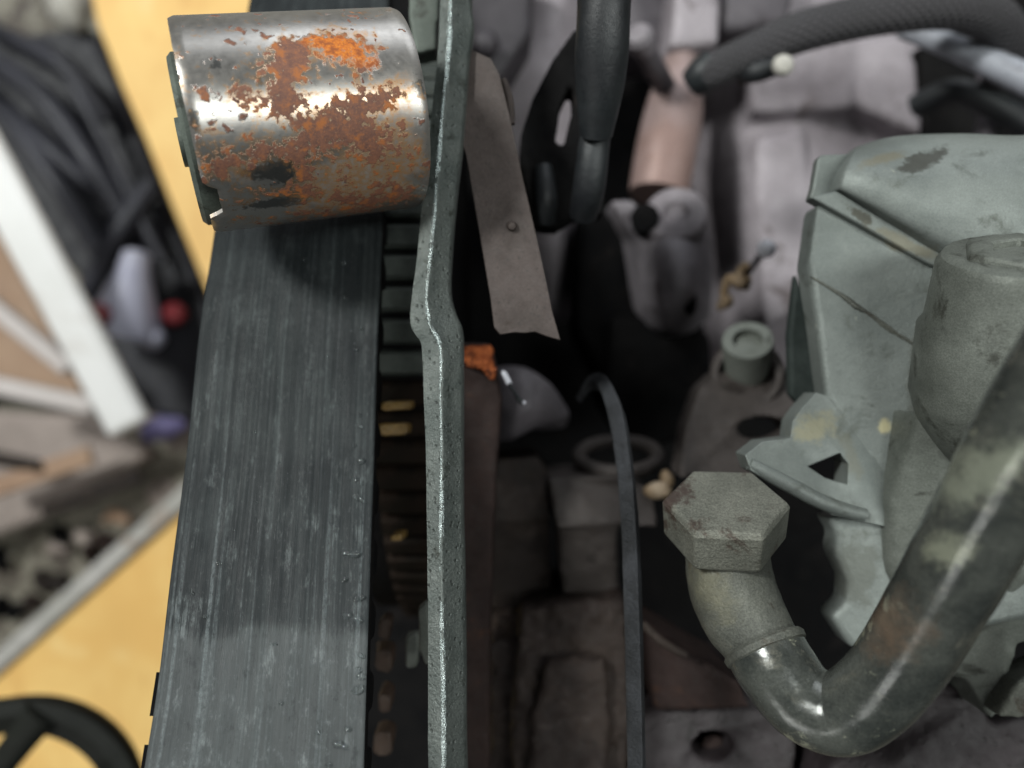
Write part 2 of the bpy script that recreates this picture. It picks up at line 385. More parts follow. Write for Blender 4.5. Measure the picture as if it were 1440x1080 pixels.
def roller_mat():
    """worn steel with rust: UV x along the axis 0..1, y round the sleeve (0..1)"""
    s = N("rusty_roller_steel")
    uv = s.coord('UV')
    sep = s.n('ShaderNodeSeparateXYZ'); s.l(s.tc.outputs['UV'], sep.inputs[0]); u, v = sep.outputs[0], sep.outputs[1]
    # physical cm coordinates on the unrolled sleeve: x 0..3.1, y 0..4.4 (visible half)
    cm = s.n('ShaderNodeCombineXYZ'); s.l(s.math('MULTIPLY', u, 3.1), cm.inputs[0]); s.l(s.math('MULTIPLY', v, 4.4), cm.inputs[1])
    co = cm.outputs[0]
    wn = s.n('ShaderNodeTexNoise'); wn.inputs['Scale'].default_value = 5; wn.inputs['Detail'].default_value = 6; s.l(co, wn.inputs['Vector'])
    wv = s.n('ShaderNodeVectorMath'); wv.operation = 'MULTIPLY_ADD'; s.l(wn.outputs['Color'], wv.inputs[0]); wv.inputs[1].default_value = (0.30, 0.30, 0); s.l(co, wv.inputs[2])
    def blob(x, y, rx, ry):
        a = s.math('DIVIDE', s.math('SUBTRACT', s.math('MULTIPLY', u, 3.1), x), rx)
        b = s.math('DIVIDE', s.math('SUBTRACT', s.math('MULTIPLY', v, 4.4), y), ry)
        d = s.math('ADD', s.math('MULTIPLY', a, a), s.math('MULTIPLY', b, b))
        return s.math('POWER', 2.718, s.math('MULTIPLY', d, -1.0))
    def total(l):
        t = None
        for (x, y, rx, ry, k) in l:
            q = s.math('MULTIPLY', blob(x, y, rx, ry), k)
            t = q if t is None else s.math('ADD', t, q)
        return t
    n1 = s.noise(wv.outputs[0], 2.4, 7, 0.62); n2 = s.noise(co, 9.0, 6, 0.6); n3 = s.noise(co, 32.0, 5, 0.7); n4 = s.noise(co, 1.1, 4)
    dens = total([(1.35, 2.85, 0.28, 0.34, .34), (1.2, 2.42, .2, .25, .32), (.66, 2.55, .18, .2, .28), (1.55, 2.0, .38, .2, .30), (2.1, 2.35, .4, .16, .26), (2.6, 2.4, .3, .2, .22),
                  (2.2, 1.9, .6, .3, .22), (.25, 1.75, .25, .22, .26), (0.75, 1.85, .3, .15, .26), (.85, 1.27, .25, .12, .34), (1.25, 1.45, .22, .35, .22), (2.4, 1.2, .8, .5, .17), (1.8, .7, 1.0, .4, .16),
                  (1.5, 3.2, .3, .2, .18), (0.85, 1.58, .3, .14, -.35), (0.85, 1.02, .4, .12, -.35), (0.35, 2.35, .3, .2, -.14), (2.9, 3.0, .25, .9, -.2), (1.2, 4.1, 2.0, .45, -.14), (.5, 3.4, .8, .5, -.08)])
    r = s.math('ADD', s.math('ADD', n1, s.math('MULTIPLY', s.math('SUBTRACT', n2, 0.5), 0.95)), dens)
    rust = s.step(r, 0.645, 0.705)
    halo = s.step(r, 0.50, 0.63)
    # round rust spots
    vo = s.n('ShaderNodeTexVoronoi'); vo.inputs['Scale'].default_value = 3.4; s.l(wv.outputs[0], vo.inputs['Vector'])
    spot = s.math('SUBTRACT', 1.0, s.step(s.math('ADD', vo.outputs['Distance'], s.math('MULTIPLY', s.math('SUBTRACT', n2, .5), .3)), 0.17, 0.25))
    keep = s.n('ShaderNodeSeparateColor'); s.l(vo.outputs['Color'], keep.inputs[0])
    spot = s.math('MULTIPLY', spot, s.math('GREATER_THAN', keep.outputs[0], 0.3))
    vo2 = s.n('ShaderNodeTexVoronoi'); vo2.inputs['Scale'].default_value = 8.5; s.l(wv.outputs[0], vo2.inputs['Vector'])
    k2 = s.n('ShaderNodeSeparateColor'); s.l(vo2.outputs['Color'], k2.inputs[0])
    spot2 = s.math('MULTIPLY', s.math('SUBTRACT', 1.0, s.step(vo2.outputs['Distance'], 0.14, 0.24)), s.math('GREATER_THAN', k2.outputs[0], 0.6))
    rust = s.math('MAXIMUM', s.math('MAXIMUM', rust, spot), spot2)
    # thin film stains and the orange bloom
    stain = s.math('ADD', total([(2.0, 3.12, .55, .36, 1.0), (2.5, 1.7, .6, .45, .8), (2.0, 1.3, .9, .5, .7), (1.8, 0.8, .9, .5, .5), (1.6, 2.2, .5, .25, .5), (2.6, 2.4, .4, .4, .6), (.4, 1.7, .5, .3, .5)]), s.math('MULTIPLY', s.math('SUBTRACT', n1, 0.5), 1.5))
    st = s.step(stain, 0.25, 0.7)
    orange = s.step(s.math('ADD', total([(2.05, 3.08, .40, .24, 1.0), (1.7, 3.25, .3, .1, .5), (2.4, 2.85, .2, .2, .5)]), s.math('MULTIPLY', s.math('SUBTRACT', n2, .5), 2.2)), 0.36, 0.80)
    # bare steel
    brush = s.noise(s.coord('UV', scale=(2.0, 90, 1)), 3.0, 4, 0.7)
    steel = s.mix(s.step(n4, 0.35, 0.65), (0.33, 0.31, 0.29), (0.43, 0.405, 0.375))
    steel = s.mix(s.math('MULTIPLY', s.step(brush, 0.4, 0.7), 0.3), steel, (0.28, 0.28, 0.28))
    steel = s.mix(s.math('MULTIPLY', s.step(n3, 0.5, 0.7), 0.25), steel, (0.22, 0.22, 0.22))
    dark = s.step(s.math('ADD', total([(0.8, 1.62, .42, .15, .75), (1.1, 1.45, .2, .3, .6), (.85, 1.08, .55, .13, .75), (1.3, 1.75, .15, .2, .6), (1.4, 1.2, .2, .2, .5), (0.45, 2.95, .1, .14, .5), (.95, 2.7, .08, .14, .6), (3.0, 2.5, .12, .2, .7), (0.08, 2.3, .1, .16, .7)]), s.math('MULTIPLY', s.math('SUBTRACT', n2, 0.5), 1.9)), 0.30, 0.62)
    steel = s.mix(s.math('MULTIPLY', dark, .78), steel, (0.055, 0.06, 0.06))
    col = s.mix(s.math('MULTIPLY', st, s.rng(n2, .35, .65, 0.25, 0.9)), steel, s.mix(s.step(n3, .35, .65), (0.30, 0.20, 0.10), (0.42, 0.17, 0.05)))
    col = s.mix(s.math('MULTIPLY', halo, 0.55), col, (0.42, 0.24, 0.11))
    rc = s.mix(s.step(n2, 0.35, 0.65), (0.13, 0.058, 0.042), (0.21, 0.088, 0.052))
    rc = s.mix(s.step(n3, 0.50, 0.75), rc, (0.34, 0.14, 0.055))
    rc = s.mix(s.step(s.noise(co, 4.5, 5), 0.52, 0.68), rc, (0.36, 0.12, 0.03))
    col = s.mix(rust, col, rc)
    oc = s.mix(s.step(n3, 0.35, 0.65), (0.44, 0.10, 0.008), (0.62, 0.20, 0.015))
    oc = s.mix(s.step(n2, 0.48, 0.62), oc, (0.27, 0.07, 0.015))
    col = s.mix(orange, col, oc)
    anyr = s.math('MAXIMUM', rust, orange)
    met = s.math('SUBTRACT', 1.0, s.math('MAXIMUM', anyr, s.math('MULTIPLY', st, 0.45)))
    met = s.math('MULTIPLY', met, 0.80)
    rg = s.math('ADD', s.rng(n2, 0.3, 0.7, 0.27, 0.40), s.math('MULTIPLY', anyr, 0.35))
    nm = s.bump(s.math('ADD', s.math('MULTIPLY', anyr, 0.7), s.math('MULTIPLY', s.math('MULTIPLY', n3, anyr), 0.9)), 0.35, 0.03)
    nm = s.bump(brush, 0.04, 0.01, nm)
    return s.out(col, rg, met, nm)
ROLLM = roller_mat()

def belt_mat():
    """UV x across 0..1, y along 0 (far) .. 1 (near)"""
    s = N("oily_belt_rubber")
    co = s.coord('Object')
    str1 = s.noise(s.coord('UV', scale=(16, 0.8, 1)), 1.6, 6, 0.6, 0.1)
    str2 = s.noise(s.coord('UV', scale=(70, 2.5, 1), loc=(3, 1, 0)), 1.5, 5, 0.7)
    str3 = s.noise(s.coord('UV', scale=(26, 1.1, 1), loc=(7, 4, 0)), 1.3, 4, 0.6, 0.2)
    fine = s.noise(s.coord('UV', scale=(60, 120, 1)), 1.0, 6, 0.8)
    cross = s.noise(s.coord('UV', scale=(3, 60, 1)), 2.0, 4, 0.7)
    big = s.noise(co, 0.7, 5, 0.6)
    sep = s.n('ShaderNodeSeparateXYZ'); s.l(s.tc.outputs['UV'], sep.inputs[0])
    v = sep.outputs[1]
    worn = s.step(s.math('ADD', v, s.math('ADD', s.math('MULTIPLY', s.math('SUBTRACT', str2, 0.5), 0.05), s.math('MULTIPLY', s.math('SUBTRACT', big, 0.5), 0.06))), 0.715, 0.735)
    base = s.mix(s.step(big, 0.35, 0.65), (0.010, 0.0125, 0.014), (0.020, 0.024, 0.025))
    base = s.mix(s.math('MULTIPLY', worn, 0.45), base, (0.105, 0.113, 0.113))
    k = s.math('MULTIPLY', s.step(str1, 0.47, 0.66), s.rng(fine, 0.3, 0.7, 0.3, 1.0))
    col = s.mix(s.math('MULTIPLY', k, s.rng(big, 0.35, 0.65, 0.06, 0.40)), base, (0.13, 0.15, 0.15))
    col = s.mix(s.math('MULTIPLY', s.step(str3, 0.50, 0.74), s.math('MULTIPLY', s.rng(fine, 0.35, 0.65, 0.0, 0.9), s.rng(v, 0.3, 0.75, 0.12, 0.7))), col, (0.20, 0.23, 0.235))
    col = s.mix(s.math('MULTIPLY', s.step(str2, 0.45, 0.75), 0.35), col, (0.024, 0.027, 0.028))
    blot = s.noise(s.coord('UV', scale=(5, 9, 1), loc=(2, 2, 0)), 2.2, 8, 0.75)
    col = s.mix(s.math('MULTIPLY', s.step(blot, 0.52, 0.68), s.math('MULTIPLY', s.step(str2, 0.35, 0.6), s.rng(v, 0.35, 0.8, 0.16, 0.75))), col, (0.17, 0.19, 0.19))
    col = s.mix(s.math('MULTIPLY', s.step(blot, 0.46, 0.34), 0.55), col, (0.02, 0.023, 0.024))
    col = s.mix(s.math('MULTIPLY', s.step(fine, 0.58, 0.72), 0.3), col, (0.22, 0.24, 0.24))
    col = s.mix(s.math('MULTIPLY', s.step(fine, 0.42, 0.28), 0.6), col, (0.015, 0.016, 0.017))
    rg = s.rng(s.noise(s.coord('UV', scale=(14, 5, 1)), 1.5, 7, 0.7), 0.35, 0.65, 0.34, 0.72)
    h = s.math('ADD', s.math('MULTIPLY', str2, 0.6), s.math('ADD', s.math('MULTIPLY', fine, 0.5), s.math('MULTIPLY', cross, 0.35)))
    nm = s.bump(h, 0.45, 0.04)
    return s.out(col, rg, 0.0, nm, Specular_IOR_Level=0.22)
BELT = belt_mat()
def drop_mat():
    s = N("clear_droplet")
    s.b.inputs['Base Color'].default_value = (0.9, 0.95, 0.95, 1); s.b.inputs['Roughness'].default_value = 0.07; s.b.inputs['Specular IOR Level'].default_value = 0.9
    s.b.inputs['Transmission Weight'].default_value = 0.97; s.b.inputs['IOR'].default_value = 1.35
    return s.m
DROP = drop_mat()

def patch(mat, thing_loc, c, rx, ry, deg, col, rough=None, strength=0.9, edge=0.9, nsc=4.0):
    """a stain or a painted highlight of irregular outline at point c of the thing, radii in cm, turned by deg"""
    t = mat.node_tree; b = t.nodes['Principled BSDF']
    s = N.__new__(N); s.m = mat; s.t = t; s.b = b; s.tc = t.nodes.new('ShaderNodeTexCoord')
    loc = Vector(c) - Vector(thing_loc)
    sub = s.n('ShaderNodeVectorMath'); sub.operation = 'SUBTRACT'; s.l(s.tc.outputs['Object'], sub.inputs[0]); sub.inputs[1].default_value = loc
    rot = s.n('ShaderNodeVectorRotate'); rot.rotation_type = 'Z_AXIS'; s.l(sub.outputs[0], rot.inputs['Vector']); rot.inputs['Angle'].default_value = R_(-deg)
    scl = s.n('ShaderNodeVectorMath'); scl.operation = 'MULTIPLY'; s.l(rot.outputs[0], scl.inputs[0]); scl.inputs[1].default_value = (1 / rx, 1 / ry, 0.6 / max(rx, ry))
    ln = s.n('ShaderNodeVectorMath'); ln.operation = 'LENGTH'; s.l(scl.outputs[0], ln.inputs[0])
    nz = s.noise(s.tc.outputs['Object'], nsc, 7, 0.7)
    f = s.math('ADD', ln.outputs['Value'], s.math('MULTIPLY', s.math('SUBTRACT', nz, 0.5), 3.2))
    m = s.math('MULTIPLY', s.math('SUBTRACT', 1.0, s.step(f, 1 - edge * .5, 1 + edge * .5)), strength)
    src = b.inputs['Base Color'].links[0].from_socket
    o = s.mix(m, src, col); s.l(o, b.inputs['Base Color'])

# ------------------------------------------------------------------ the setting
bm = new()
for x, y in ((-400, -400), (400, -400), (400, 400), (-400, 400)): bm.verts.new((x, y, 0))
bm.faces.new(bm.verts); bmesh.ops.subdivide_edges(bm, edges=bm.edges, cuts=8, use_grid_fill=True)
o = link("workshop_floor", bm, FLOORM); tag(o, "mottled grey brown workshop floor far below the engine", None, None, 'structure')

# ------------------------------------------------------------------ floor clutter, seen left of the belt
def simple(name, outline, D, T, mat, label, cat, bev=0.15, group=None, holes=(), mods=()):
    bm = new(); prism(bm, outline, D, T, holes)
    o = link(name, bm, mat, mods=[m_bevel(bev)] + list(mods) if bev else mods)
    tag(o, label, cat, group); return o
simple("plywood_board", [(118, -60), (420, -60), (420, 360), (300, 430), (246, 300), (204, 195), (168, 115), (135, 30)], 50, 1.2, WOOD,
       "narrow yellow plywood board behind the rusty roller, beside the black clutter", "board")
t = empty("plywood_board", P(150, 1000, 52), "wide yellow plywood board with a grey edge strip under the black handwheel", "board")
bm = new(); prism(bm, [(-120, 1075), (-20, 968), (250, 727), (430, 570), (520, 700), (520, 1250), (-120, 1250)], 49, 1.4)
link("panel", bm, WOOD, t, mods=[m_bevel(0.1)])
bm = new(); bar(bm, P(-60, 985, 49.5), P(440, 540, 49.5), 1.15, 2.0)
link("edge_strip", bm, EDGE, t, mods=[m_bevel(0.15)])
t = empty("black_tray", P(150, 300, 57), "black plastic tray full of dark cables, left of the narrow yellow board", "tray")
bm = new(); prism(bm, [(-120, 60), (60, 45), (125, 35), (170, 130), (205, 220), (300, 440), (330, 600), (190, 580), (120, 400), (-120, 150)], 54, 2.0)
link("base", bm, TRAY, t, mods=[m_bevel(0.4)])
for a, b, c, rr in (((-40, 70), (70, 150), (190, 330), 0.75), ((-40, 110), (60, 230), (160, 390), 0.6), ((-30, 30), (90, 95), (150, 170), 0.55), ((10, 150), (75, 215), (170, 300), 0.5),
                    ((120, 420), (165, 330), (215, 260), 0.7), ((60, 60), (110, 130), (230, 370), 0.4)):
    bm = new(); sweep(bm, [(P(*a, 52.5), rr), (P(*b, 51.5), rr), (P(*c, 52.5), rr)], 12, 8)
    link("cable", bm, CABLE, t)
bm = new(); sweep(bm, [(P(85, -20, 54), 1.3), (P(100, 15, 53), 1.4), (P(110, 40, 54), 0.7)], 12, 6, wob=.25)
o = link("shop_rag", bm, RAG); tag(o, "small pale grey rag at the top left beside the yellow board", "rag")
t = empty("white_trestle", P(190, 615, 50), "white painted square metal leg with two thin struts leaning left of the belt", "trestle")
bm = new(); bar(bm, P(-60, 150, 44), P(184, 603, 46), 2.75, 0.9); link("leg", bm, WHITEM, t, mods=[m_bevel(0.45, 3)])
for a, b, wd in (((-60, 390), (100, 520), 1.15), ((-60, 530), (135, 572), 1.2)):
    bm = new(); bar(bm, P(*a, 48), P(*b, 48), wd, 1.0); link("strut", bm, STRUTM, t, mods=[m_bevel(0.3, 3)])
simple("cardboard_sheet", [(-100, 300), (0, 330), (120, 560), (-100, 540)], 56, 0.8, CARD, "tan cardboard sheet lying behind the struts of the white trestle", "cardboard")
simple("old_board", [(-100, 575), (120, 585), (215, 640), (120, 690), (70, 725), (-100, 790)], 56, 1.5, PINKB, "pinkish grey weathered board under the foot of the white trestle", "board", 0.4)
simple("old_board", [(190, 565), (300, 560), (330, 600), (240, 640)], 57, 1.0, PINKB, "small grey brown board scrap between the black tray and the belt", "board", 0.4)
bm = new(); lathe(bm, P(188, 385, 50), P(172, 475, 50), [(-1.6, 0.5), (-1.4, 0.85), (0, 1.1), (3.6, 2.4), (4.3, 2.5), (4.4, 2.2)], 24)
o = link("plastic_funnel", bm, PALE); tag(o, "pale lavender plastic funnel lying between the two red caps", "funnel")
for (px, py, D, lb) in ((139, 443, 47, "red plastic cap touching the right edge of the white leg"), (246, 442, 50, "red plastic cap beside the left edge of the belt")):
    bm = new(); lathe(bm, P(px, py, D + 1.2), P(px, py, D), [(0, .7), (0.2, .8), (1.2, .75), (1.6, 0.5), (1.7, 0)], 20)
    o = link("red_cap", bm, RED); tag(o, lb, "cap", "red caps on the floor clutter")
bm = new(); ball(bm, P(216, 476, 50), 0.75); o = link("grey_ball", bm, PALE); tag(o, "small round grey ball under the pale funnel", "ball")
bm = new(); sweep(bm, [(P(205, 612, 55), 0.7), (P(230, 600, 55), 1.0), (P(262, 592, 55), 0.5)], 10, 5, wob=.3)
o = link("blue_scrap", bm, BLUE); tag(o, "small dark blue scrap beside the foot of the white leg", "scrap")
rs = random.Random(5)
for i in range(26):
    px, py = rs.uniform(-10, 235), rs.uniform(690, 900)
    if py > 905 - px * 0.72: continue
    bm = new(); rr = rs.uniform(.6, 1.5); ball(bm, P(px, py, 59.6), rr, 12, (1, rs.uniform(.4, 1), .5))
    for v in bm.verts: v.co += Vector((mnoise.noise(v.co * .9), mnoise.noise(v.co * .9 + Vector((9, 0, 0))), mnoise.noise(v.co * .9 + Vector((0, 9, 0))))) * 0.8
    o = link("debris_lump", bm, rs.choice((PINKB, BLACK, CARD, RUSTD, FLOORM, GRIME))); tag(o, "small lump of debris on the floor above the wide yellow board", "debris", "debris lumps on the workshop floor")
for i, (a, b, r, m_, lb) in enumerate((((-20, 690), (130, 640), .7, CARD, "tan cardboard strip lying on the pinkish weathered board"), ((60, 720), (200, 668), .55, GRIME, "dark brown stick lying below the weathered board"), ((-30, 640), (70, 660), .5, GRIME, "short dark stick at the left edge under the lower strut"))):
    bm = new(); bar(bm, P(*a, 53), P(*b, 53), r * 2, .6); o = link("thin_strip", bm, m_, mods=[m_bevel(.2, 2)]); tag(o, lb, "strip")

# black handwheel, bottom left
t = empty("black_handwheel", P(30, 1150, 23), "black moulded handwheel with open spokes above the wide yellow board", "handwheel")
bm = new()
c = P(28, 1150, 22.5); 
lathe(bm, c, c + Vector((0.25, 0.15, 1)), [(0.0, 2.75), (0.1, 3.6), (1.1, 3.8), (1.35, 3.7), (1.4, 3.3), (1.1, 2.75)], 64, closed=True); link("rim", bm, HANDW, t)
for qa, qb in (((60, 1000), (-40, 1130)), ((140, 1110), (30, 1200)), ((-80, 1090), (30, 1180))):
    bm = new(); sweep(bm, [(P(*qa, 21.9), .55), (P((qa[0] + qb[0]) / 2, (qa[1] + qb[1]) / 2, 22.0), .45), (P(*qb, 22.1), .5)], 14, 6, flat=.7); link("spoke", bm, HANDW, t)
bm = new(); lathe(bm, c, c + Vector((0.25, 0.15, 1)), [(0, .9), (1.2, .85), (1.4, .6), (1.4, 0)], 24); link("hub", bm, HANDW, t)

# ------------------------------------------------------------------ engine: dark block and background castings
bm = new(); prism(bm, [(430, -200), (1900, -200), (1900, 1300), (430, 1300)], 27, 26.9)
o = link("engine_block", bm, BLACK, mods=[m_bevel(0.3)]); tag(o, "dark grimy engine block deep behind all the other engine parts", "engine block")

def casting(name, label, cat, mat, slabs=(), prisms=(), voxel=0.12, smooth=6, n=((1.2, 0.10), (0.3, 0.03)), extra=None, group=None, parent=None):
    bm = new()
    for rows, T in slabs: slab(bm, rows, T)
    for pr in prisms: prism(bm, *pr)
    if extra: extra(bm)
    o = link(name, bm, mat, parent, mods=[m_cast(voxel, smooth, n)])
    if parent is None: tag(o, label, cat, group)
    return o
def grid(*rows): return [list(r) for r in rows]

# pale mauve casting right of centre
casting("mauve_casting", "large pale mauve casting behind the housing, left edge in dark shadow", "casting", MAUVE,
        slabs=[(grid([(1000, -40, 23.5), (1060, -40, 22.5), (1150, -40, 22.5), (1300, -40, 23.2)],
                     [(995, 90, 23.5), (1060, 90, 22.4), (1150, 90, 22.2), (1300, 90, 23.2)],
                     [(985, 150, 24.2), (1050, 160, 22.8), (1150, 170, 22.6), (1310, 190, 24)],
                     [(1000, 270, 24.0), (1050, 270, 22.4), (1150, 270, 22.2), (1300, 280, 24)],
                     [(1012, 400, 24.4), (1060, 400, 22.8), (1150, 400, 22.4), (1300, 400, 24)],
                     [(1015, 520, 25.5), (1060, 520, 24.5), (1150, 520, 24), (1300, 520, 25)]), 3)],
        prisms=[([(1050, 50), (1200, 40), (1200, 152), (1060, 160)], 21.9, 1.5), ([(1210, 50), (1285, 50), (1300, 190), (1212, 150)], 21.9, 1.5),
                ([(1062, 190), (1135, 175), (1140, 430), (1075, 460)], 22.0, 1.5)], voxel=0.16, smooth=8)
casting("mauve_bracket", "pale mauve casting strip seen behind the black hook, right of the brown blade", "casting", MAUVE,
        slabs=[(grid([(752, -60, 22), (790, -60, 21.4), (840, -60, 22.5)], [(735, 40, 22), (780, 40, 21.4), (840, 40, 22.5)], [(700, 110, 22), (770, 110, 21.2), (845, 110, 22.3)],
                     [(705, 260, 22.4), (770, 260, 21.5), (845, 260, 22.5)], [(745, 360, 22.6), (780, 350, 21.6), (815, 340, 22.3)], [(765, 450, 23.6), (780, 450, 23), (802, 445, 23.5)]), 2)], voxel=.15)
DUSK = surf("dusky_casting", (0.030, 0.026, 0.031), (0.05, 0.044, 0.05), (0.018, 0.015, 0.018), sc=.5, bump=.3, bsc=7)
casting("dark_mauve_casting", "dark mauve casting in the top gap right of the plate edge", "casting", DUSK,
        prisms=[([(640, -60), (752, -60), (748, 45), (705, 108), (640, 120)], 20, 3)], extra=lambda bm: ball(bm, P(682, 62, 19.4), .42), voxel=.15)
casting("mauve_block", "pale block at the top edge above the pinkish pipe", "block", MAUVE, prisms=[([(955, -60), (1018, -60), (1012, 62), (942, 66)], 20.5, 2.5)], voxel=.12)
casting("dark_mauve_casting", "dark grey casting at the top edge between the black hose and pale block", "casting", MAUVE_D, prisms=[([(870, -60), (958, -60), (945, 66), (880, 70)], 22.5, 2.5), ([(1015, -60), (1125, -60), (1110, 30), (1013, 45)], 21, 2)], voxel=.15)
# stud
t = empty("grey_stud", P(938, 130, 20), "grey round headed stud right of the black hose", "stud")
bm = new(); sweep(bm, [(P(903, 62, 18.6), .28), (P(938, 128, 20.5), .3)], 20, 4); link("shank", bm, MAUVE_D, t)
bm = new(); lathe(bm, P(905, 66, 18.7), P(897, 47, 18.2), [(0, .33), (.45, .35), (.6, .25), (.62, 0)], 24); link("head", bm, BOSSM, t)
# pinkish pipe
bm = new(); sweep(bm, [(P(962, 55, 21.5), .40), (P(957, 90, 21.2), .5), (P(949, 150, 20.8), .78), (P(936, 215, 20.4), .83), (P(926, 275, 20.2), .8)], 32, 8)
o = link("pink_pipe", bm, PINK); tag(o, "pinkish copper coloured pipe standing on the stepped boss", "pipe")
# stepped boss
t = empty("stepped_boss", P(955, 440, 19), "grey cast boss with stepped round cap under the pinkish pipe", "boss")
casting("body", None, None, BOSSM, slabs=[(grid([(884, 318, 18.8), (930, 330, 17.6), (975, 328, 17.7), (1000, 318, 18.8)], [(893, 360, 18.6), (940, 365, 17.2), (980, 365, 17.3), (1003, 362, 18.6)],
        [(902, 425, 18.7), (945, 425, 17.3), (980, 425, 17.4), (1003, 420, 18.7)], [(915, 458, 19.2), (945, 466, 18.2), (975, 466, 18.3), (1000, 445, 19.2)]), 2.5)],
        prisms=[([(855, 278), (890, 280), (920, 318), (905, 345), (880, 320)], 18.3, 1.2)], voxel=.1, smooth=5, parent=t)
bm = new(); lathe(bm, P(950, 318, 18.2), P(950, 292, 17.4), [(0, .78), (.5, .76), (.62, .68), (.64, .3), (.5, .26), (.5, 0)], 32); link("cap", bm, MAUVE, t, mods=[m_bevel(.05)])
bm = new(); lathe(bm, P(909, 314, 18.1), P(905, 300, 17.3), [(0, .36), (.5, .34), (.52, 0)], 24); link("slot", bm, BLACK, t)
bm = new(); ball(bm, P(970, 423, 17.35), .16, 12, (1, 2.2, .6)); link("pit", bm, BLACK, t)
# black solid painted as the shade left of the boss
casting("black_shade_column", "black solid painted as the shade between the pale casting and the stepped boss", "casting", BLACK,
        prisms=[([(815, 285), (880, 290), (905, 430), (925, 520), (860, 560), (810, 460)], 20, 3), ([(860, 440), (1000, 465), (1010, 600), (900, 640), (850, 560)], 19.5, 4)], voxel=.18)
# brass and pearl fitting
t = empty("sensor_lead", P(1020, 430, 18), "small brass lead with a shiny white tip in front of the mauve casting", "lead")
bm = new(); sweep(bm, [(P(1012, 432, 17.2), .1), (P(1022, 424, 16.9), .16), (P(1018, 412, 16.8), .1), (P(1026, 392, 16.6), .12), (P(1046, 398, 16.4), .2), (P(1040, 384, 16.4), .12), (P(1050, 372, 16.2), .1)], 10, 5, wob=.3); link("brass_clip", bm, BRASS, t)
bm = new(); sweep(bm, [(P(1044, 392, 16.5), .09), (P(1074, 354, 16.2), .09)], 10, 3); link("stem", bm, MAUVE_D, t)
bm = new(); ball(bm, P(1078, 350, 16.1), .21); link("tip", bm, PEARL, t)
# flange plate with plug
hole = [(1075 + 38 * math.cos(a * math.pi / 10), 603 + 17 * math.sin(a * math.pi / 10)) for a in range(20)]
t = empty("flange_plate", P(1060, 600, 16), "grey brown flange plate with a dark round hole left of the housing", "flange")
casting("plate", None, None, BLOCKM, prisms=[([(985, 545, 15.4), (1010, 522, 15.8), (1090, 525, 15.8), (1160, 560, 15.3), (1150, 640, 14.6), (1070, 670, 14.3), (955, 672, 14.4), (965, 600, 15)], 15, .9, [hole])], voxel=.06, smooth=4, n=((.4, .03),), parent=t)
bm = new(); lathe(bm, P(1050, 530, 16), P(1050, 522, 15), [(0, .78), (.5, .76), (.58, .70), (.58, .58), (.3, .56)], 32); link("rim", bm, BLOCKM, t)
bm = new(); lathe(bm, P(1050, 525, 15.9), P(1052, 466, 14.9), [(0, .44), (.1, .47), (.2, .45), (1.0, .52), (1.08, .50), (1.08, .30), (.9, .28), (.9, 0)], 32)
o = link("grey_plug", bm, ALU_D); tag(o, "grey green round plug standing on the flange plate", "plug")

# braided hose with pale tube
t = empty("braided_hose", P(1200, 60, 19), "thick braided dark hose arching across the top right corner", "hose")
bm = new(); sweep(bm, [(P(985, 108, 17.4), .36), (P(1010, 96, 17.2), .41), (P(1062, 72, 17), .43), (P(1120, 47, 16.8), .45), (P(1193, 28, 16.8), .46), (P(1270, 14, 16.8), .48), (P(1345, 10, 17), .5), (P(1398, 28, 17.4), .5), (P(1416, 68, 18.2), .5), (P(1408, 110, 19.2), .45)], 36, 12); link("sleeve", bm, BRAID, t)
bm = new(); sweep(bm, [(P(973, 118, 17.6), .34), (P(988, 106, 17.4), .42), (P(1004, 96, 17.3), .45)], 24, 4); link("end_cap", bm, RUBBER, t)
bm = new(); sweep(bm, [(P(1270, 40, 19), .25), (P(1330, 62, 18.4), .28), (P(1400, 92, 17.8), .32), (P(1500, 140, 17), .36)], 20, 6)
o = link("pale_tube", bm, PALETUBE); tag(o, "smooth pale grey tube running out right from under the braided hose", "tube")
bm = new(); ball(bm, P(1101, 92, 16.3), .24, 16, (1, 1, .8)); o = link("white_plug", bm, RAG); tag(o, "small round white plug just under the braided hose", "plug")
bm = new(); sweep(bm, [(P(1040, 112, 17.2), .1), (P(1060, 102, 16.9), .24), (P(1092, 94, 16.7), .2)], 16, 5); o = link("black_boot", bm, RUBBER); tag(o, "short black rubber boot left of the white plug", "boot")
casting("recess_shade_slab", "black slab painted as the shade of the gap behind the pale tube", "casting", BLACK, prisms=[([(1290, 60), (1480, 60), (1480, 260), (1300, 230)], 22, 2)], voxel=.2)  # solid black slab in place of a gap that is dark with shade

bm = new(); sweep(bm, [(P(1285, 150, 20.6), .3), (P(1340, 128, 19.8), .34), (P(1400, 150, 19.4), .34), (P(1500, 210, 19.2), .36)], 18, 6)
o = link("dark_hose", bm, RUBBER); tag(o, "dim dark hose below the pale tube in the black recess at right", "hose")
bm = new(); sweep(bm, [(P(1385, 100, 20.8), .22), (P(1392, 150, 20.2), .26), (P(1380, 200, 20), .26)], 16, 5)
o = link("dark_rod", bm, MAUVE_D); tag(o, "dim upright grey rod crossing the black recess at right", "rod")
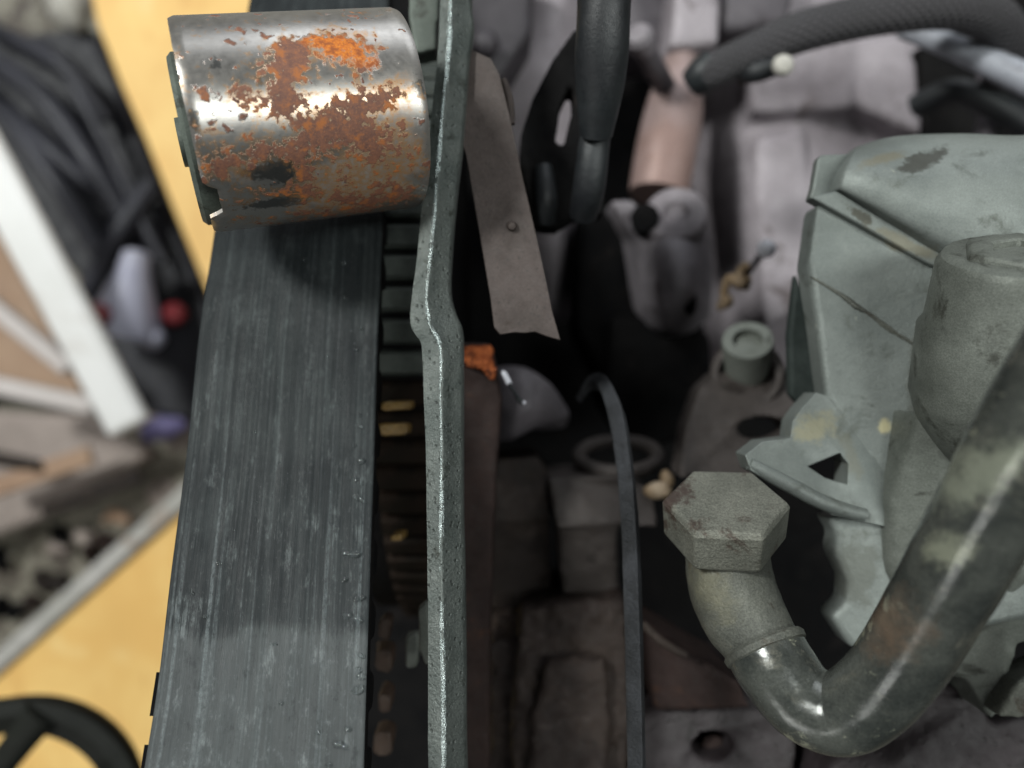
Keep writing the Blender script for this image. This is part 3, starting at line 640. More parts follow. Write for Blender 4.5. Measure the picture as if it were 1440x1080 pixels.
# black hook and hose
t = empty("black_hook", P(780, 300, 16), "black curved hook shaped bracket with a narrow slot left of the hose", "hook")
hk = [(808, 40), (775, 87), (748, 140), (733, 187), (730, 220), (740, 270), (752, 318), (782, 320), (812, 302), (850, 300), (852, 220), (850, 100), (850, 40)]
hh = [(806, 108), (788, 150), (781, 196), (792, 208), (806, 150)]
casting("bracket", None, None, BLACK, prisms=[(hk, 13.6, .7, [hh])], voxel=.05, smooth=3, n=((.5, .03),), parent=t)
bm = new(); sweep(bm, [(P(764, 235, 13.5), .16), (P(768, 280, 13.4), .2), (P(768, 312, 13.6), .16)], 16, 5); link("rib", bm, RUBBER, t)
t = empty("rubber_hose", P(840, 300, 14), "thick dusty black rubber hose hanging down from the top edge", "hose")
bm = new(); sweep(bm, [(P(852, -60, 11.0), .42), (P(850, 0, 11.1), .41), (P(846, 70, 11.3), .41), (P(843, 130, 11.6), .37), (P(838, 190, 12.0), .27)], 28, 8, wob=.05); link("upper_hose", bm, RUBBER, t)
bm = new(); sweep(bm, [(P(838, 185, 12.3), .25), (P(834, 215, 12.2), .26), (P(828, 265, 12.4), .27), (P(820, 302, 12.8), .24)], 24, 8); link("lower_hose", bm, RUBBER, t)

# ------------------------------------------------------------------ timing belt
LE = [(372, -120, 17.8), (350, 0, 15.2), (322, 180, 13.6), (297, 350, 12.2), (279, 470, 11.6), (261, 640, 10.9), (240, 800, 10.3), (221, 960, 9.75), (200, 1090, 9.35), (185, 1180, 9.1)]
RE = [(552, -120, 17.8), (546, 0, 15.2), (541, 180, 13.6), (537, 350, 12.2), (531, 500, 11.6), (526, 660, 10.9), (521, 810, 10.3), (516, 960, 9.75), (512, 1090, 9.35), (510, 1180, 9.1)]
BT = empty("timing_belt", P(380, 700, 11.5), "wide oily black rubber timing belt with pale lengthwise streaks", "belt")
bm = new()
rows = []
for a, b in zip(LE, RE):
    rows.append([(a[0] + (b[0] - a[0]) * k / 4, a[1] + (b[1] - a[1]) * k / 4, a[2] + (b[2] - a[2]) * k / 4 - (0.02 if 0 < k < 4 else 0)) for k in range(5)])
slab(bm, rows, 0.22, 4, 8, uv=True)
bo = link("belt_body", bm, BELT, BT, mods=[m_bevel(0.03, 2)])
bo.data.materials.append(BLACK)
for p in bo.data.polygons:
    if abs(p.normal.x) > 0.7 or p.normal.z < 0: p.material_index = 1
Ls = spline(LE, 30); Rs = spline(RE, 30)
Lw = [P(*q) for q in Ls]; Rw = [P(*q) for q in Rs]
acc = 0; last = Lw[0]; nt = 0; tm = None; k = 0
for i in range(1, len(Lw) - 1):
    acc += (Lw[i] - last).length; last = Lw[i]
    if acc >= 0.92:
        acc -= 0.92
        a, b = Lw[i], Rw[i]; ex = (b - a); W = ex.length; ex.normalize()
        ey = (Lw[i + 1] - Lw[i - 1]).normalized(); ez = ex.cross(ey).normalized()
        if ez.z > 0: ez = -ez
        if tm is None:
            bm = new(); pr = [(-.27, 0), (-.2, .26), (-.12, .32), (.12, .32), (.2, .26), (.27, 0)]
            va = [bm.verts.new((-.5, y, z)) for y, z in pr]; vb = [bm.verts.new((.5, y, z)) for y, z in pr]
            for j in range(6): bm.faces.new([va[j], va[(j + 1) % 6], vb[(j + 1) % 6], vb[j]])
            bm.faces.new(va[::-1]); bm.faces.new(vb); bmesh.ops.recalc_face_normals(bm, faces=bm.faces)
            tm = bpy.data.meshes.new("tooth"); bm.to_mesh(tm); bm.free(); tm.materials.append(BLACK)
        o = bpy.data.objects.new("tooth", tm); C.objects.link(o); o.parent = BT
        k += 1
        ext = 0.12 if Ls[i][1] > 880 else 0.02
        mid = (a + b) / 2 - ex * ext / 2 + ez * 0.19 * 1.0
        M_ = Matrix.Identity(4)
        for r in range(3): M_[r][0] = ex[r] * (W + ext); M_[r][1] = ey[r]; M_[r][2] = ez[r]
        M_.translation = mid - Vector(BT.location)
        o.matrix_local = M_
# droplets
dm = None
def belt_pt(py, f):
    best = min(range(len(Ls)), key=lambda i: abs(Ls[i][1] - py))
    return Lw[best].lerp(Rw[best], f)
dr = [(405, .80, .032), (440, .9, .03), (465, .88, .035), (560, .91, .035), (575, .92, .03), (608, .89, .03), (630, .93, .045), (655, .9, .045), (661, .93, .04), (685, .92, .055), (690, .95, .03), (768, .88, .06), (770, .92, .045),
      (806, .87, .045), (830, .94, .05), (835, .96, .04), (860, .89, .04), (866, .95, .04), (918, .97, .035), (938, .96, .04), (952, .97, .04), (972, .96, .05), (1026, .92, .035), (1028, .78, .035), (1048, .88, .045), (1052, .91, .03), (1075, .84, .03), (655, .55, .02), (640, .5, .018), (520, .45, .018), (480, .72, .02),
      (370, .78, .03), (362, .55, .02), (790, .24, .03), (830, .12, .03), (865, .2, .03), (600, .35, .02), (700, .4, .02), (740, .3, .02), (455, .3, .02), (905, .55, .025), (990, .6, .03)]
bmd = new(); bmesh.ops.create_icosphere(bmd, subdivisions=2, radius=1)
dm = bpy.data.meshes.new("oil_droplet"); bmd.to_mesh(dm); bmd.free(); dm.materials.append(DROP)
for p in dm.polygons: p.use_smooth = True
for py, f, r in dr:
    o = bpy.data.objects.new("oil_droplet", dm); C.objects.link(o)
    o.location = belt_pt(py, f) + Vector((0, 0, 0.02)); r *= 1.25; o.scale = (r * random.uniform(.9, 1.5), r * random.uniform(.7, 1.0), r * .75); o.rotation_euler = (0, 0, random.uniform(-.5, .5))
    tag(o, "tiny clear droplet beaded on the black timing belt", "droplet", "oil droplets on the timing belt")

# ------------------------------------------------------------------ rusty idler roller
A0 = P(270, 182, 10.25); A1 = P(568, 157, 11.2)
axis = (A1 - A0); LEN = axis.length; axis.normalize()
RR = 1.415
RT = empty("idler_roller", P(420, 330, 12.2), "rust spotted shiny steel idler roller lying across the belt", "roller")
vv = (Vector((0, 0, CAMZ)) - (A0 + A1) / 2).normalized()
fv = (vv - axis * vv.dot(axis)).normalized(); uv_ = axis.cross(fv)
if uv_.y < 0: uv_ = -uv_
bm = new(); uvl = bm.loops.layers.uv.verify()
NS, NL = 144, 40
def rp(t, th, r): return A0 + axis * t + (fv * math.cos(th) + uv_ * math.sin(th)) * r
def left_edge(th):
    d = math.degrees(th)
    e = 0.0
    if -54 < d < -29: e = 0.17 * min(1, (d + 54) / 3, (-29 - d) / 3) + .02 * mnoise.noise(Vector((d * .3, 0, 0)))
    return max(0, e) + 0.008 * mnoise.noise(Vector((d * .12, 3, 0)))
def grid_cyl(r, outer=True):
    G = []
    for k in range(NS):
        th = -math.pi + 2 * math.pi * k / NS
        t0 = left_edge(th)
        row = []
        for i in range(NL + 1):
            s_ = i / NL; t = t0 + (LEN - t0) * s_
            rr = r
            if outer:
                ed = min(t - t0, LEN - t)
                if ed < 0.05: rr = r - 0.03 * (1 - ed / 0.05) ** 2
            row.append((bm.verts.new(rp(t, th, rr)), t, th))
        G.append(row)
    return G
GO = grid_cyl(RR); GI = grid_cyl(RR - 0.085, False)
def face(q):
    f = bm.faces.new([a[0] for a in q])
    for lp, (v_, t, th) in zip(f.loops, q):
        lp[uvl].uv = (t / LEN, 0.5 + th / math.pi)
for k in range(NS):
    k2 = (k + 1) % NS
    for i in range(NL):
        q = [GO[k][i], GO[k2][i], GO[k2][i + 1], GO[k][i + 1]]
        if k2 == 0: q = [(a[0], a[1], a[2] if j not in (1, 2) else a[2] + 2 * math.pi) for j, a in enumerate(q)]
        face(q); face([GI[k][i], GI[k][i + 1], GI[k2][i + 1], GI[k2][i]])
    face([GO[k][0], GI[k][0], GI[k2][0], GO[k2][0]]); face([GO[k][NL], GO[k2][NL], GI[k2][NL], GI[k][NL]])
link("sleeve", bm, ROLLM, RT, ang=40)
# hub inside the sleeve, standing out on the left
hc = A0 - uv_ * 0.16 - fv * 0.14
bm = new(); lathe(bm, hc + axis * 2.6, hc - axis * 0.2, [(0, 1.15), (2.45, 1.15), (2.55, 1.16), (2.66, 1.16), (2.72, 1.10), (2.72, 0.75), (2.6, .7), (2.6, .35), (2.8, .33), (2.8, 0)], 64); link("hub", bm, HUBM, RT)
bm = new(); lathe(bm, A1 - axis * 0.3, A1 - axis * 0.05, [(0, 1.33), (.2, 1.33), (.2, .5), (.3, .5), (.3, 0)], 48); link("end_disc", bm, HUBM, RT)

# ------------------------------------------------------------------ plate edge with the joggle
PT = empty("cover_plate", P(620, 600, 12), "long grey steel plate on edge with a bend halfway, right of the belt", "plate")
def dd(y): return 11.75 - (y + 60) / 1160 * 2.4
path = [(-80, 623, 638, 668), (0, 619, 634, 663), (35, 618, 633, 666), (83, 615, 630, 660), (167, 606, 622, 653), (211, 602, 618, 649), (261, 597, 614, 643), (311, 591, 610, 638), (367, 586, 605, 634), (411, 580, 601, 633), (440, 577, 602, 640), (458, 578, 606, 648), (470, 584, 612, 650), (480, 591, 617, 651), (500, 594, 621, 651), (560, 596, 621, 651), (640, 599, 622, 651), (720, 600, 621, 651), (800, 601, 621, 653), (880, 602, 622, 654), (960, 602, 624, 655), (1040, 602, 624, 655), (1120, 603, 624, 657), (1200, 603, 624, 658)]
bm = new(); rows = []
for y, l, r, e in path:
    D = dd(y)
    rows.append([(l, y, D + .09), (l + (r - l) * .5, y, D + .035), (r - 3, y, D + 0.0), (r, y, D - 0.015), (r + 3, y, D + 0.0), (r + (e - r) * .5, y, D + .12), (e, y, D + .26)])
slab(bm, rows, 0.3, 3, 5)
o = link("plate_body", bm, PLATE, PT, ang=60, mods=[m_noise(0.05, 0.009, 2)])
casting("tab", None, None, HUBM, prisms=[([(575, -60), (622, -60), (614, 70), (582, 76), (575, 30)], 12.6, .5)], voxel=.05, smooth=3, n=((.2, .02),), parent=PT)
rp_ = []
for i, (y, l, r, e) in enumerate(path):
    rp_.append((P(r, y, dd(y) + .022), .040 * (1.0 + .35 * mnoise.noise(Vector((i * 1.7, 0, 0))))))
bm = new(); sweep(bm, rp_, 12, 10, wob=.15); link("worn_edge_highlight", bm, WORN_GLINT, PT, mods=[m_noise(.08, .012, 2)])  # bright strip: the ridge's highlight is put into its worn steel colour

# ------------------------------------------------------------------ brown blade
t = empty("brown_blade", P(720, 300, 13), "flat brown grey steel blade with a broken lower end and one rivet", "blade")
bl = [(645, 60, 11.9), (672, 74, 11.85), (690, 82, 11.8), (702, 104, 11.75), (716, 160, 11.7), (735, 250, 11.6), (756, 340, 11.5), (770, 405, 11.4), (777, 440, 11.35), (788, 478, 11.3), (768, 472, 11.3), (752, 466, 11.32), (738, 468, 11.32), (722, 467, 11.32), (703, 470, 11.35), (695, 460, 11.35), (690, 420, 11.4), (680, 360, 11.5), (668, 290, 11.6), (655, 215, 11.7), (645, 190, 11.75)]
bm = new(); prism(bm, bl, 11.5, 0.16); link("blade_body", bm, BROWN, t, smooth=True, ang=30, mods=[m_bevel(.02, 2)])
bm = new(); lathe(bm, P(720, 318, 11.62), P(720, 318, 11.4), [(0, .085), (.12, .08), (.18, .055), (.2, 0)], 16); link("rivet", bm, BROWN, t)
bm = new(); sweep(bm, [(P(708, 112, 12.0), .05), (P(716, 140, 11.95), .07), (P(720, 175, 11.9), .05)], 10, 5); link("rolled_edge", bm, BROWN, t)

# ------------------------------------------------------------------ rusty web behind it
t = empty("rusty_web", P(675, 700, 14), "dark rusty steel web with an orange rust flake under the blade", "bracket")
casting("web", None, None, RUSTD, prisms=[([(640, 480), (690, 482), (696, 505), (706, 560), (700, 640), (694, 760), (690, 880), (688, 1100), (640, 1100)], 13.2, .6)], voxel=.06, smooth=3, n=((.3, .05), (.08, .015)), parent=t)
bm = new(); prism(bm, [(652, 488), (690, 486), (694, 505), (697, 518), (693, 534), (684, 526), (672, 518), (652, 512)], 13.0, .14)
bmesh.ops.subdivide_edges(bm, edges=bm.edges, cuts=2); link("rust_flake", bm, RUST, t, mods=[m_cast(.022, 1, ((.2, .16), (.06, .09)))])
t = empty("wire_stub", P(722, 545, 12.6), "short wire stub, white sheath and black core, beside the rust flake", "wire")
bm = new(); sweep(bm, [(P(706, 522, 12.7), .025), (P(710, 527, 12.7), .05), (P(716, 540, 12.65), .05)], 10, 4); link("sheath", bm, PEARL, t)
bm = new(); sweep(bm, [(P(716, 540, 12.65), .03), (P(724, 552, 12.6), .035), (P(730, 562, 12.55), .05), (P(736, 567, 12.55), .03)], 10, 4); link("core", bm, RUBBER, t)
bm = new(); ball(bm, P(737, 566, 12.5), .035); link("tip", bm, PEARL, t)
casting("grey_boss", "dull grey rounded boss behind the wire stub", "boss", MAUVE_D, slabs=[(grid([(690, 520, 16.6), (730, 515, 16), (775, 540, 16.2), (800, 580, 17)], [(690, 570, 16.2), (730, 570, 15.4), (765, 575, 15.8), (795, 600, 16.8)], [(690, 625, 16.6), (720, 620, 16), (745, 605, 16.2), (760, 605, 17)]), 2)], voxel=.1)

# ------------------------------------------------------------------ toothed pulley between belt and plate
t = empty("toothed_pulley", P(565, 500, 20), "toothed pulley in the dark gap between belt and plate", "pulley")
pc = P(566, 420, 13.2) - Vector((0, 0, 7.8)); px0 = P(525, 455, 13.2).x; px1 = P(604, 455, 13.2).x
bm = new(); lathe(bm, Vector((px0 - .8, pc.y, pc.z)), Vector((px1, pc.y, pc.z)), [(0, 7.5), (px1 - px0 + .8, 7.5)], 120); link("drum", bm, BLACK, t)
tm = None
for a in range(-12, 19):
    th = R_(a * 4.3) ; up = Vector((0, -math.sin(th), math.cos(th))); al = Vector((0, math.cos(th), math.sin(th)))
    c0 = pc + up * 7.49
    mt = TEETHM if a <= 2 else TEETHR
    if tm is None or tm.materials[0] != mt:
        bm = new(); pr = [(-.235, 0), (-.225, .2), (-.16, .27), (.16, .27), (.225, .2), (.235, 0)]
        va = [bm.verts.new((-.6, y, z)) for y, z in pr]; vb = [bm.verts.new((.5, y, z)) for y, z in pr]
        for j in range(6): bm.faces.new([va[j], va[(j + 1) % 6], vb[(j + 1) % 6], vb[j]])
        bm.faces.new(va[::-1]); bm.faces.new(vb); bmesh.ops.recalc_face_normals(bm, faces=bm.faces)
        tm = bpy.data.meshes.new("tooth"); bm.to_mesh(tm); bm.free(); tm.materials.append(mt)
    o = bpy.data.objects.new("tooth", tm); C.objects.link(o); o.parent = t
    M_ = Matrix.Identity(4)
    for r in range(3): M_[r][0] = (1, 0, 0)[r]; M_[r][1] = al[r]; M_[r][2] = up[r]
    M_.translation = Vector(((px0 + px1) / 2, c0.y, c0.z)) - Vector(t.location); o.matrix_local = M_
    if mt == TEETHR: o['label'] = "rusty brown tooth darkened with the painted shade of the lower gap"
LINKM = surf("rust_brown_link", (0.028, 0.017, 0.011), (0.05, 0.03, 0.02), (0.012, 0.008, 0.006), sc=2, psc=4, bump=.5, bsc=12)
AMBER = surf("amber_grease", (0.14, 0.085, 0.025), (0.24, 0.15, 0.05), (0.05, 0.03, 0.012), sc=2, psc=4, bump=.5, bsc=10, rough=(.2, .4))
for px, py, w_, h_, m_, lb in ((541, 887, 15, 26, LINKM, "small brown link high in the dark lower gap"), (538, 930, 24, 32, LINKM, "rounded brown link beside the pale rectangular clip"), (541, 990, 16, 28, LINKM, "narrow brown link second from the bottom of the gap"),
                          (538, 1046, 26, 34, LINKM, "broad brown link at the bottom of the dark gap"), (556, 570, 42, 14, AMBER, "upper amber grease smear on the pulley edge"), (554, 604, 40, 16, AMBER, "lower amber grease smear on the pulley edge"), (557, 757, 20, 10, AMBER, "tiny orange grease fleck deep in the gap")):
    D_ = 12.9
    bm = new(); prism(bm, [(px - w_ / 2, py - h_ / 3), (px - w_ / 3, py - h_ / 2), (px + w_ / 3, py - h_ / 2), (px + w_ / 2, py - h_ / 3), (px + w_ / 2, py + h_ / 3), (px + w_ / 3, py + h_ / 2), (px - w_ / 3, py + h_ / 2), (px - w_ / 2, py + h_ / 3)], D_, .5)
    o = link("chain_link" if m_ is LINKM else "grease_smear", bm, m_, mods=[m_bevel(.05, 2), m_noise(.3, .14), m_noise(.1, .04)]); tag(o, lb, "link" if m_ is LINKM else "grease")
bm = new(); prism(bm, [(588, 856), (600, 846), (606, 900), (604, 935), (598, 935), (590, 915)], 11.6, .2); bmesh.ops.subdivide_edges(bm, edges=bm.edges, cuts=1)
o = link("pale_clip", bm, ALU_D, mods=[m_bevel(.04)]); tag(o, "small pale metal clip tucked against the left of the plate edge", "clip")
bm = new(); prism(bm, [(570, 894), (588, 890), (590, 906), (586, 940), (570, 942)], 12.2, .25)
o = link("pale_clip", bm, ALU_D, mods=[m_bevel(.06)]); tag(o, "small pale rectangular clip in the gap beside the lower teeth", "clip")

# ------------------------------------------------------------------ lower centre: strap, blocks, sludge
bm = new(); sweep(bm, [(P(815, 560, 14.4), .07), (P(830, 539, 13.6), .10), (P(848, 541, 12.9), .115), (P(866, 580, 12.2), .15), (P(878, 650, 11.8), .15), (P(886, 740, 11.5), .15), (P(890, 850, 11.2), .15), (P(893, 960, 11.0), .15), (P(896, 1120, 10.8), .15)], 4, 10, flat=1.6, wob=.05)
o = link("curved_strap", bm, STRAPM, ang=40, mods=[m_bevel(.02, 2), m_noise(.1, .015)]); tag(o, "thin dusty black strap curving down the dark middle of the engine", "strap")
casting("square_block", "square grey brown block left of the curved strap", "block", BLOCKM, prisms=[([(770, 672, 15.2), (868, 672, 15.2), (920, 690, 15.4), (925, 742, 14.9), (868, 738, 14.8), (782, 742, 14.8)], 15, 2.5), ([(784, 738, 14.85), (868, 735, 14.85), (872, 870, 15.9), (792, 870, 15.9)], 15, 2)], voxel=.07, smooth=3, n=((.4, .05),))
casting("square_block", "dim rounded brown block between the rusty web and square block", "block", GRIME, prisms=[([(690, 648, 15.8), (755, 642, 15.8), (772, 665, 15.8), (774, 730, 15.4), (690, 735, 15.4)], 15.5, 2.5), ([(690, 732, 15.45), (772, 728, 15.45), (776, 850, 16.4), (690, 860, 16.4)], 15.5, 2)], voxel=.07, smooth=4, n=((.4, .05),))
bm = new(); 
pts = []
for k in range(15):
    a = 2 * math.pi * k / 14
    pts.append((P(870 + 56 * math.cos(a), 642 - 22 * math.sin(a), 16.6 - .8 * math.sin(-a)), .16))
sweep(bm, pts, 12, 4, cap=False)
o = link("hose_ring", bm, BLOCKM); tag(o, "grey brown ring lying behind the curved strap", "ring")
bm = new(); ball(bm, P(925, 690, 15.2), .24, 12, (1.3, .8, .6)); ball(bm, P(938, 674, 15.4), .14, 10, (1, 1.4, .8))
o = link("brass_chip", bm, BRASS, mods=[m_noise(.15, .12)]); tag(o, "small brass coloured chip left of the hexagonal nut", "chip")
casting("sludge_casting", "dark rusty brown stepped casting at the bottom between the plate and the strap", "casting", SLUDGE,
        prisms=[([(735, 862, 15.0), (790, 850, 14.9), (880, 842, 14.8), (888, 1000, 14.2), (885, 1160, 13.6), (720, 1160, 13.6), (722, 960, 14.4)], 14.5, 3),
                ([(690, 905, 15.4), (740, 900, 15.3), (740, 1160, 14.4), (690, 1160, 14.4)], 15, 3), ([(770, 935, 14.2), (850, 925, 14.2), (862, 1040, 13.8), (840, 1160, 13.2), (745, 1160, 13.2), (750, 1010, 13.9)], 13.8, 2)],
        voxel=.07, smooth=9, n=((.7, .3), (.25, .14), (.08, .04)))
casting("purple_casting", "dark purple grey casting with a bolt recess at the bottom edge", "casting", PURP,
        prisms=[([(895, 1010, 14.2), (960, 985, 14), (1050, 975, 13.8), (1120, 1000, 13.5), (1120, 1160, 13), (895, 1160, 13.2)], 13.6, 3, [[(1003 + 30 * math.cos(a * math.pi / 8), 1050 + 20 * math.sin(a * math.pi / 8)) for a in range(16)]])], voxel=.07, smooth=4, n=((.4, .06), (.1, .02)))
bm = new(); lathe(bm, P(1003, 1052, 15), P(1003, 1050, 13.9), [(0, .26), (1.0, .26), (1.1, .2), (1.1, 0)], 20); o = link("recessed_bolt", bm, RUSTD); tag(o, "dark round bolt sunk in the purple grey casting", "bolt")
casting("dark_shelf", "dark brown shelf under the hexagonal nut, left of the pipe elbow", "casting", RUSTD, prisms=[([(905, 880, 14.2), (960, 915, 13.6), (1040, 960, 13.2), (1060, 1000, 13.2), (920, 1000, 13.8)], 13.6, 2)], voxel=.07, smooth=4)
bm = new(); sweep(bm, [(P(905, 878, 13.4), .07), (P(930, 902, 13.1), .08), (P(965, 922, 13), .07)], 12, 5); o = link("bent_rod", bm, GRIME); tag(o, "thin bent grey rod between the strap and pipe elbow", "rod")

# ------------------------------------------------------------------ aluminium housing (right)
H = empty("aluminium_housing", P(1280, 600, 16), "big grey green cast aluminium housing filling the right side", "housing")
tri = [(1136, 656), (1160, 646), (1182, 637), (1193, 652), (1192, 682), (1160, 672)]
def fD(px, py): return 11.78 - (px - 1140) * 0.0016 - max(0, py - 560) * 0.0002
def fpl(l, dz=0.0): return [(x, y, fD(x, y) + dz) for x, y in l]
bm = new()
prism(bm, fpl([(1150, 284), (1230, 328), (1318, 374), (1400, 410), (1500, 440), (1500, 860), (1400, 880), (1270, 908), (1198, 914), (1168, 868), (1190, 848), (1192, 816), (1173, 777), (1178, 753), (1163, 728), (1222, 722), (1214, 652), (1163, 562), (1150, 460), (1137, 376)]), 11.7, 0.55)
bmesh.ops.dissolve_limit(bm, angle_limit=R_(2), verts=bm.verts, edges=bm.edges)
link("front_face", bm, ALU, H, mods=[m_bevel(.13, 4)], ang=80)
bm = new()
prism(bm, [(1166, 558, 11.7), (1148, 552, 11.75), (1128, 574, 11.65), (1115, 593, 11.55), (1112, 616, 11.5), (1072, 621, 11.3), (1048, 640, 11.15), (1056, 662, 11.1), (1110, 692, 11.2), (1170, 724, 11.3), (1250, 742, 11.5), (1262, 650, 11.6), (1225, 640, 11.62)], 11.5, 0.5, [tri])
link("foot", bm, ALU, H, mods=[m_bevel(.05, 3)], ang=60)
bm = new(); sweep(bm, [(P(1054, 652, 11.2), .10), (P(1100, 677, 11.2), .12), (P(1160, 708, 11.3), .12), (P(1215, 724, 11.45), .1)], 16, 6); link("foot_lip", bm, ALU, H, mods=[m_noise(.15, .015)])
# ledge under the barrel, rounded barrel with its lobe, corner block
bm = new(); prism(bm, fpl([(1141, 277), (1176, 268), (1230, 300), (1300, 340), (1345, 360), (1318, 376), (1297, 366), (1218, 320)], -0.10), 11.6, 0.3)
link("ledge", bm, ALU, H, mods=[m_bevel(.025, 2)], ang=50)
bm = new()
slab(bm, grid([(1181, 269, 11.62), (1226, 295, 11.48), (1268, 321, 11.4), (1325, 355, 11.3), (1400, 395, 11.15), (1490, 420, 11.0)],
              [(1181, 262, 11.5), (1225, 283, 11.3), (1270, 306, 11.2), (1325, 330, 11.1), (1402, 360, 10.95), (1490, 385, 10.8)],
              [(1189, 236, 11.5), (1233, 246, 11.25), (1284, 262, 11.12), (1340, 275, 11.0), (1405, 300, 10.85), (1490, 320, 10.7)],
              [(1199, 214, 11.75), (1243, 214, 11.55), (1296, 222, 11.4), (1352, 226, 11.2), (1410, 240, 11.0), (1490, 250, 10.9)],
              [(1206, 206, 12.2), (1250, 193, 12.1), (1303, 189, 11.95), (1362, 189, 11.8), (1418, 192, 11.6), (1490, 192, 11.4)],
              [(1212, 212, 13.2), (1255, 203, 13.1), (1310, 199, 13.0), (1368, 199, 12.8), (1420, 200, 12.6), (1490, 200, 12.4)]), 0.5, 6, 6)
link("barrel", bm, ALU, H, ang=70, mods=[m_noise(.9, .02)])
bm = new(); sweep(bm, [(P(1295, 410, 13.6), 1.25), (P(1352, 372, 12.5), 1.33), (P(1434, 326, 12.06), 1.35), (P(1535, 275, 11.9), 1.36), (P(1660, 215, 11.85), 1.36)], 64, 12)
link("barrel_lobe", bm, ALU, H, ang=70, mods=[m_noise(.9, .02)])
bm = new(); prism(bm, [(1138, 279), (1143, 264), (1150, 222), (1156, 217), (1208, 216), (1220, 262), (1184, 282)], 11.85, 0.2)
link("corner_block", bm, ALU, H, mods=[m_bevel(.04, 3)], ang=50)
bm = new(); sweep(bm, [(P(x, y, fD(x, y) - .005), r) for x, y, r in ((1138, 388, .012), (1162, 402, .02), (1185, 416, .028), (1203, 430, .04), (1222, 441, .028), (1245, 458, .042), (1262, 470, .03), (1292, 488, .03))], 8, 8, wob=.6); link("casting_seam", bm, COLLAR, H, mods=[m_noise(.08, .03)])
HL = Vector(H.location)
patch(ALU, HL, P(1300, 224, 11.3), .42, .13, 24, (0.045, 0.045, 0.037), edge=.6)
patch(ALU, HL, P(1245, 222, 11.4), .35, .09, 20, (0.16, 0.14, 0.09), strength=.6)
patch(ALU, HL, P(1208, 303, 11.6), .25, .075, -40, (0.05, 0.048, 0.036), edge=.5)
patch(ALU, HL, P(1270, 342, 11.5), .5, .09, -28, (0.15, 0.14, 0.10), strength=.8)
patch(ALU, HL, P(1150, 600, 11.5), .32, .2, 20, (0.27, 0.25, 0.16), strength=.7)
patch(ALU, HL, P(1243, 600, 11.6), .09, .10, 0, (0.44, 0.40, 0.24))
patch(ALU, HL, P(1200, 640, 11.5), .12, .4, 15, (0.15, 0.15, 0.12), strength=.6)
patch(ALU, HL, P(1200, 800, 11.7), .3, .5, 0, (0.10, 0.105, 0.09), strength=.7)
patch(ALU, HL, P(1290, 520, 11.5), .10, .7, -5, (0.10, 0.105, 0.09), strength=.7)
SIDE_SHADE = surf("dark_green_shade", (0.02, 0.026, 0.024), (0.035, 0.043, 0.04), sc=1, bump=.2, bsc=10, rough=(.6, .8), spec=.15)
bm = new(); prism(bm, [(1120, 384), (1150, 470), (1160, 560), (1135, 578), (1112, 556), (1110, 470)], 12.7, .25)  # thin dark sheet, shade on the housing's side painted as colour
link("painted_side_shade", bm, SIDE_SHADE, H, mods=[m_bevel(.06)])
# boss with socket
bt = P(1438, 342, 9.6); bb = P(1397, 558, 10.6)
bm = new(); hexs = 6
lathe(bm, bb, bt, [(-1.0, .6), (-.3, .98), (0.0, 1.07), (.1, 1.10), (1.05, 1.10), (1.16, 1.03), (2.0, .97), (2.1, .91), (2.14, .82), (2.12, .5)], 64)
link("boss", bm, ALU_D, H, mods=[m_noise(.5, .04)])
bm = new(); d = (bt - bb).normalized(); L = (bt - bb).length
lathe(bm, bb, bt, [(2.1, .72), (2.19, .68), (2.22, .62), (2.22, .36), (1.7, .34), (1.7, 0)], 6); link("socket_nut", bm, ALU_D, H, mods=[m_bevel(.03)])
# web under the boss, lower rib and lower casting
casting("web", None, None, ALU_D, prisms=[([(1296, 575, 10.8), (1372, 608, 10.6), (1330, 700, 10.9), (1265, 830, 11.4), (1240, 800, 11.6), (1252, 700, 11.3)], 11, 1.2)], voxel=.06, smooth=4, n=((.3, .03),), parent=H)
casting("lower_rib", None, None, ALU_D, prisms=[([(1420, 800, 11.2), (1500, 760, 11.2), (1500, 900, 11.4), (1432, 905, 11.4), (1412, 1000, 11.6), (1394, 1013, 11.6), (1378, 985, 11.7), (1360, 955, 11.8), (1320, 950, 12)], 11.5, 1.2)], voxel=.06, smooth=4, n=((.3, .03),), parent=H)
casting("base_casting", None, None, PURP, prisms=[([(1165, 1075, 12.8), (1250, 1030, 12.6), (1320, 955, 12.4), (1375, 985, 12.3), (1398, 1020, 12.2), (1500, 990, 12.0), (1500, 1160, 11.8), (1165, 1160, 12.2)], 12.3, 2)], voxel=.07, smooth=4, n=((.4, .06), (.1, .02)), parent=H)
casting("rib_edge", None, None, COLLAR, prisms=[([(1405, 1010, 11.3), (1430, 960, 11.2), (1500, 930, 11), (1500, 1000, 11), (1450, 1010, 11.2)], 11.3, .6)], voxel=.05, smooth=4, n=((.2, .03),), parent=H)

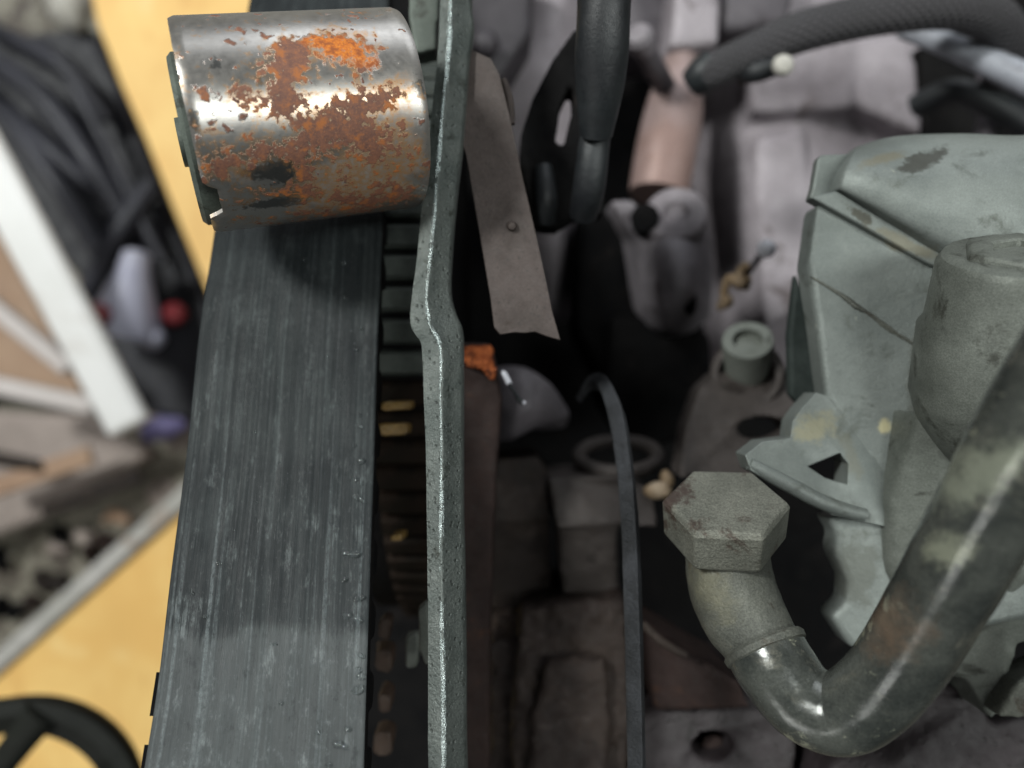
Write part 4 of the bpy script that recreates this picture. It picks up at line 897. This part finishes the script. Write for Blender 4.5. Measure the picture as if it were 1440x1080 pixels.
# ------------------------------------------------------------------ pipe elbow with hexagonal nut
t = empty("elbow_pipe", P(1180, 1000, 11), "glossy dark grey pipe bending from the right edge up to the nut", "pipe")
bm = new(); sweep(bm, [(P(1545, 455, 6.9), .51), (P(1457, 596, 7.35), .51), (P(1362, 766, 8.1), .51), (P(1285, 900, 8.9), .515), (P(1233, 970, 9.3), .515), (P(1180, 1003, 9.6), .515), (P(1128, 985, 9.85), .52), (P(1092, 940, 10.05), .54), (P(1076, 912, 10.2), .55)], 56, 12)
link("tube", bm, PIPEM, t, mods=[m_noise(.5, .02)])
bm = new(); a = P(1076, 912, 10.2); b = P(1060, 880, 10.38)
lathe(bm, a, b, [(-.08, .54), (-.05, .575), (.03, .585), (.07, .56), (.07, .3)], 48); link("rim", bm, COLLAR, t, mods=[m_noise(.2, .03)])
bm = new(); sweep(bm, [(P(1022, 770, 10.9), .60), (P(1026, 812, 10.75), .61), (P(1040, 855, 10.55), .60), (P(1062, 892, 10.35), .55), (P(1080, 918, 10.2), .50)], 48, 10); link("neck", bm, COLLAR, t, mods=[m_noise(.35, .04)])
PL = Vector(t.location)
patch(PIPEM, PL, P(1245, 890, 8.5), .36, .26, 60, (0.165, 0.115, 0.08), edge=1.8, strength=.75)
patch(PIPEM, PL, P(1336, 780, 7.7), .2, .13, 60, (0.24, 0.25, 0.19), edge=1.4, nsc=6)  # pale patch paints the pipe's highlight into its colour
patch(PIPEM, PL, P(1388, 680, 7.2), .45, .15, 60, (0.24, 0.255, 0.20), edge=1.5, nsc=6)  # more of the painted highlight, further up the pipe
patch(COLLAR, PL, P(1000, 830, 10.1), .35, .2, -60, (0.17, 0.16, 0.105), edge=1.8, strength=.6)
t = empty("hexagonal_nut", P(1030, 740, 11), "large worn hexagonal nut at the end of the elbow pipe", "nut")
n0 = P(1018, 753, 10.75); ax = Vector((-.10, .88, .45)).normalized()
bm = new(); lathe(bm, n0, n0 + ax, [(-.05, .80), (0, .86), (.55, .88), (.63, .83), (.63, .6)], 6, rot=R_(14)); link("hex_body", bm, NUTM, t, smooth=False, mods=[m_bevel(.035, 3)])

patch(NUTM, Vector(t.location), P(962, 684, 10.4), .42, .2, 40, (0.055, 0.036, 0.03), edge=.5)
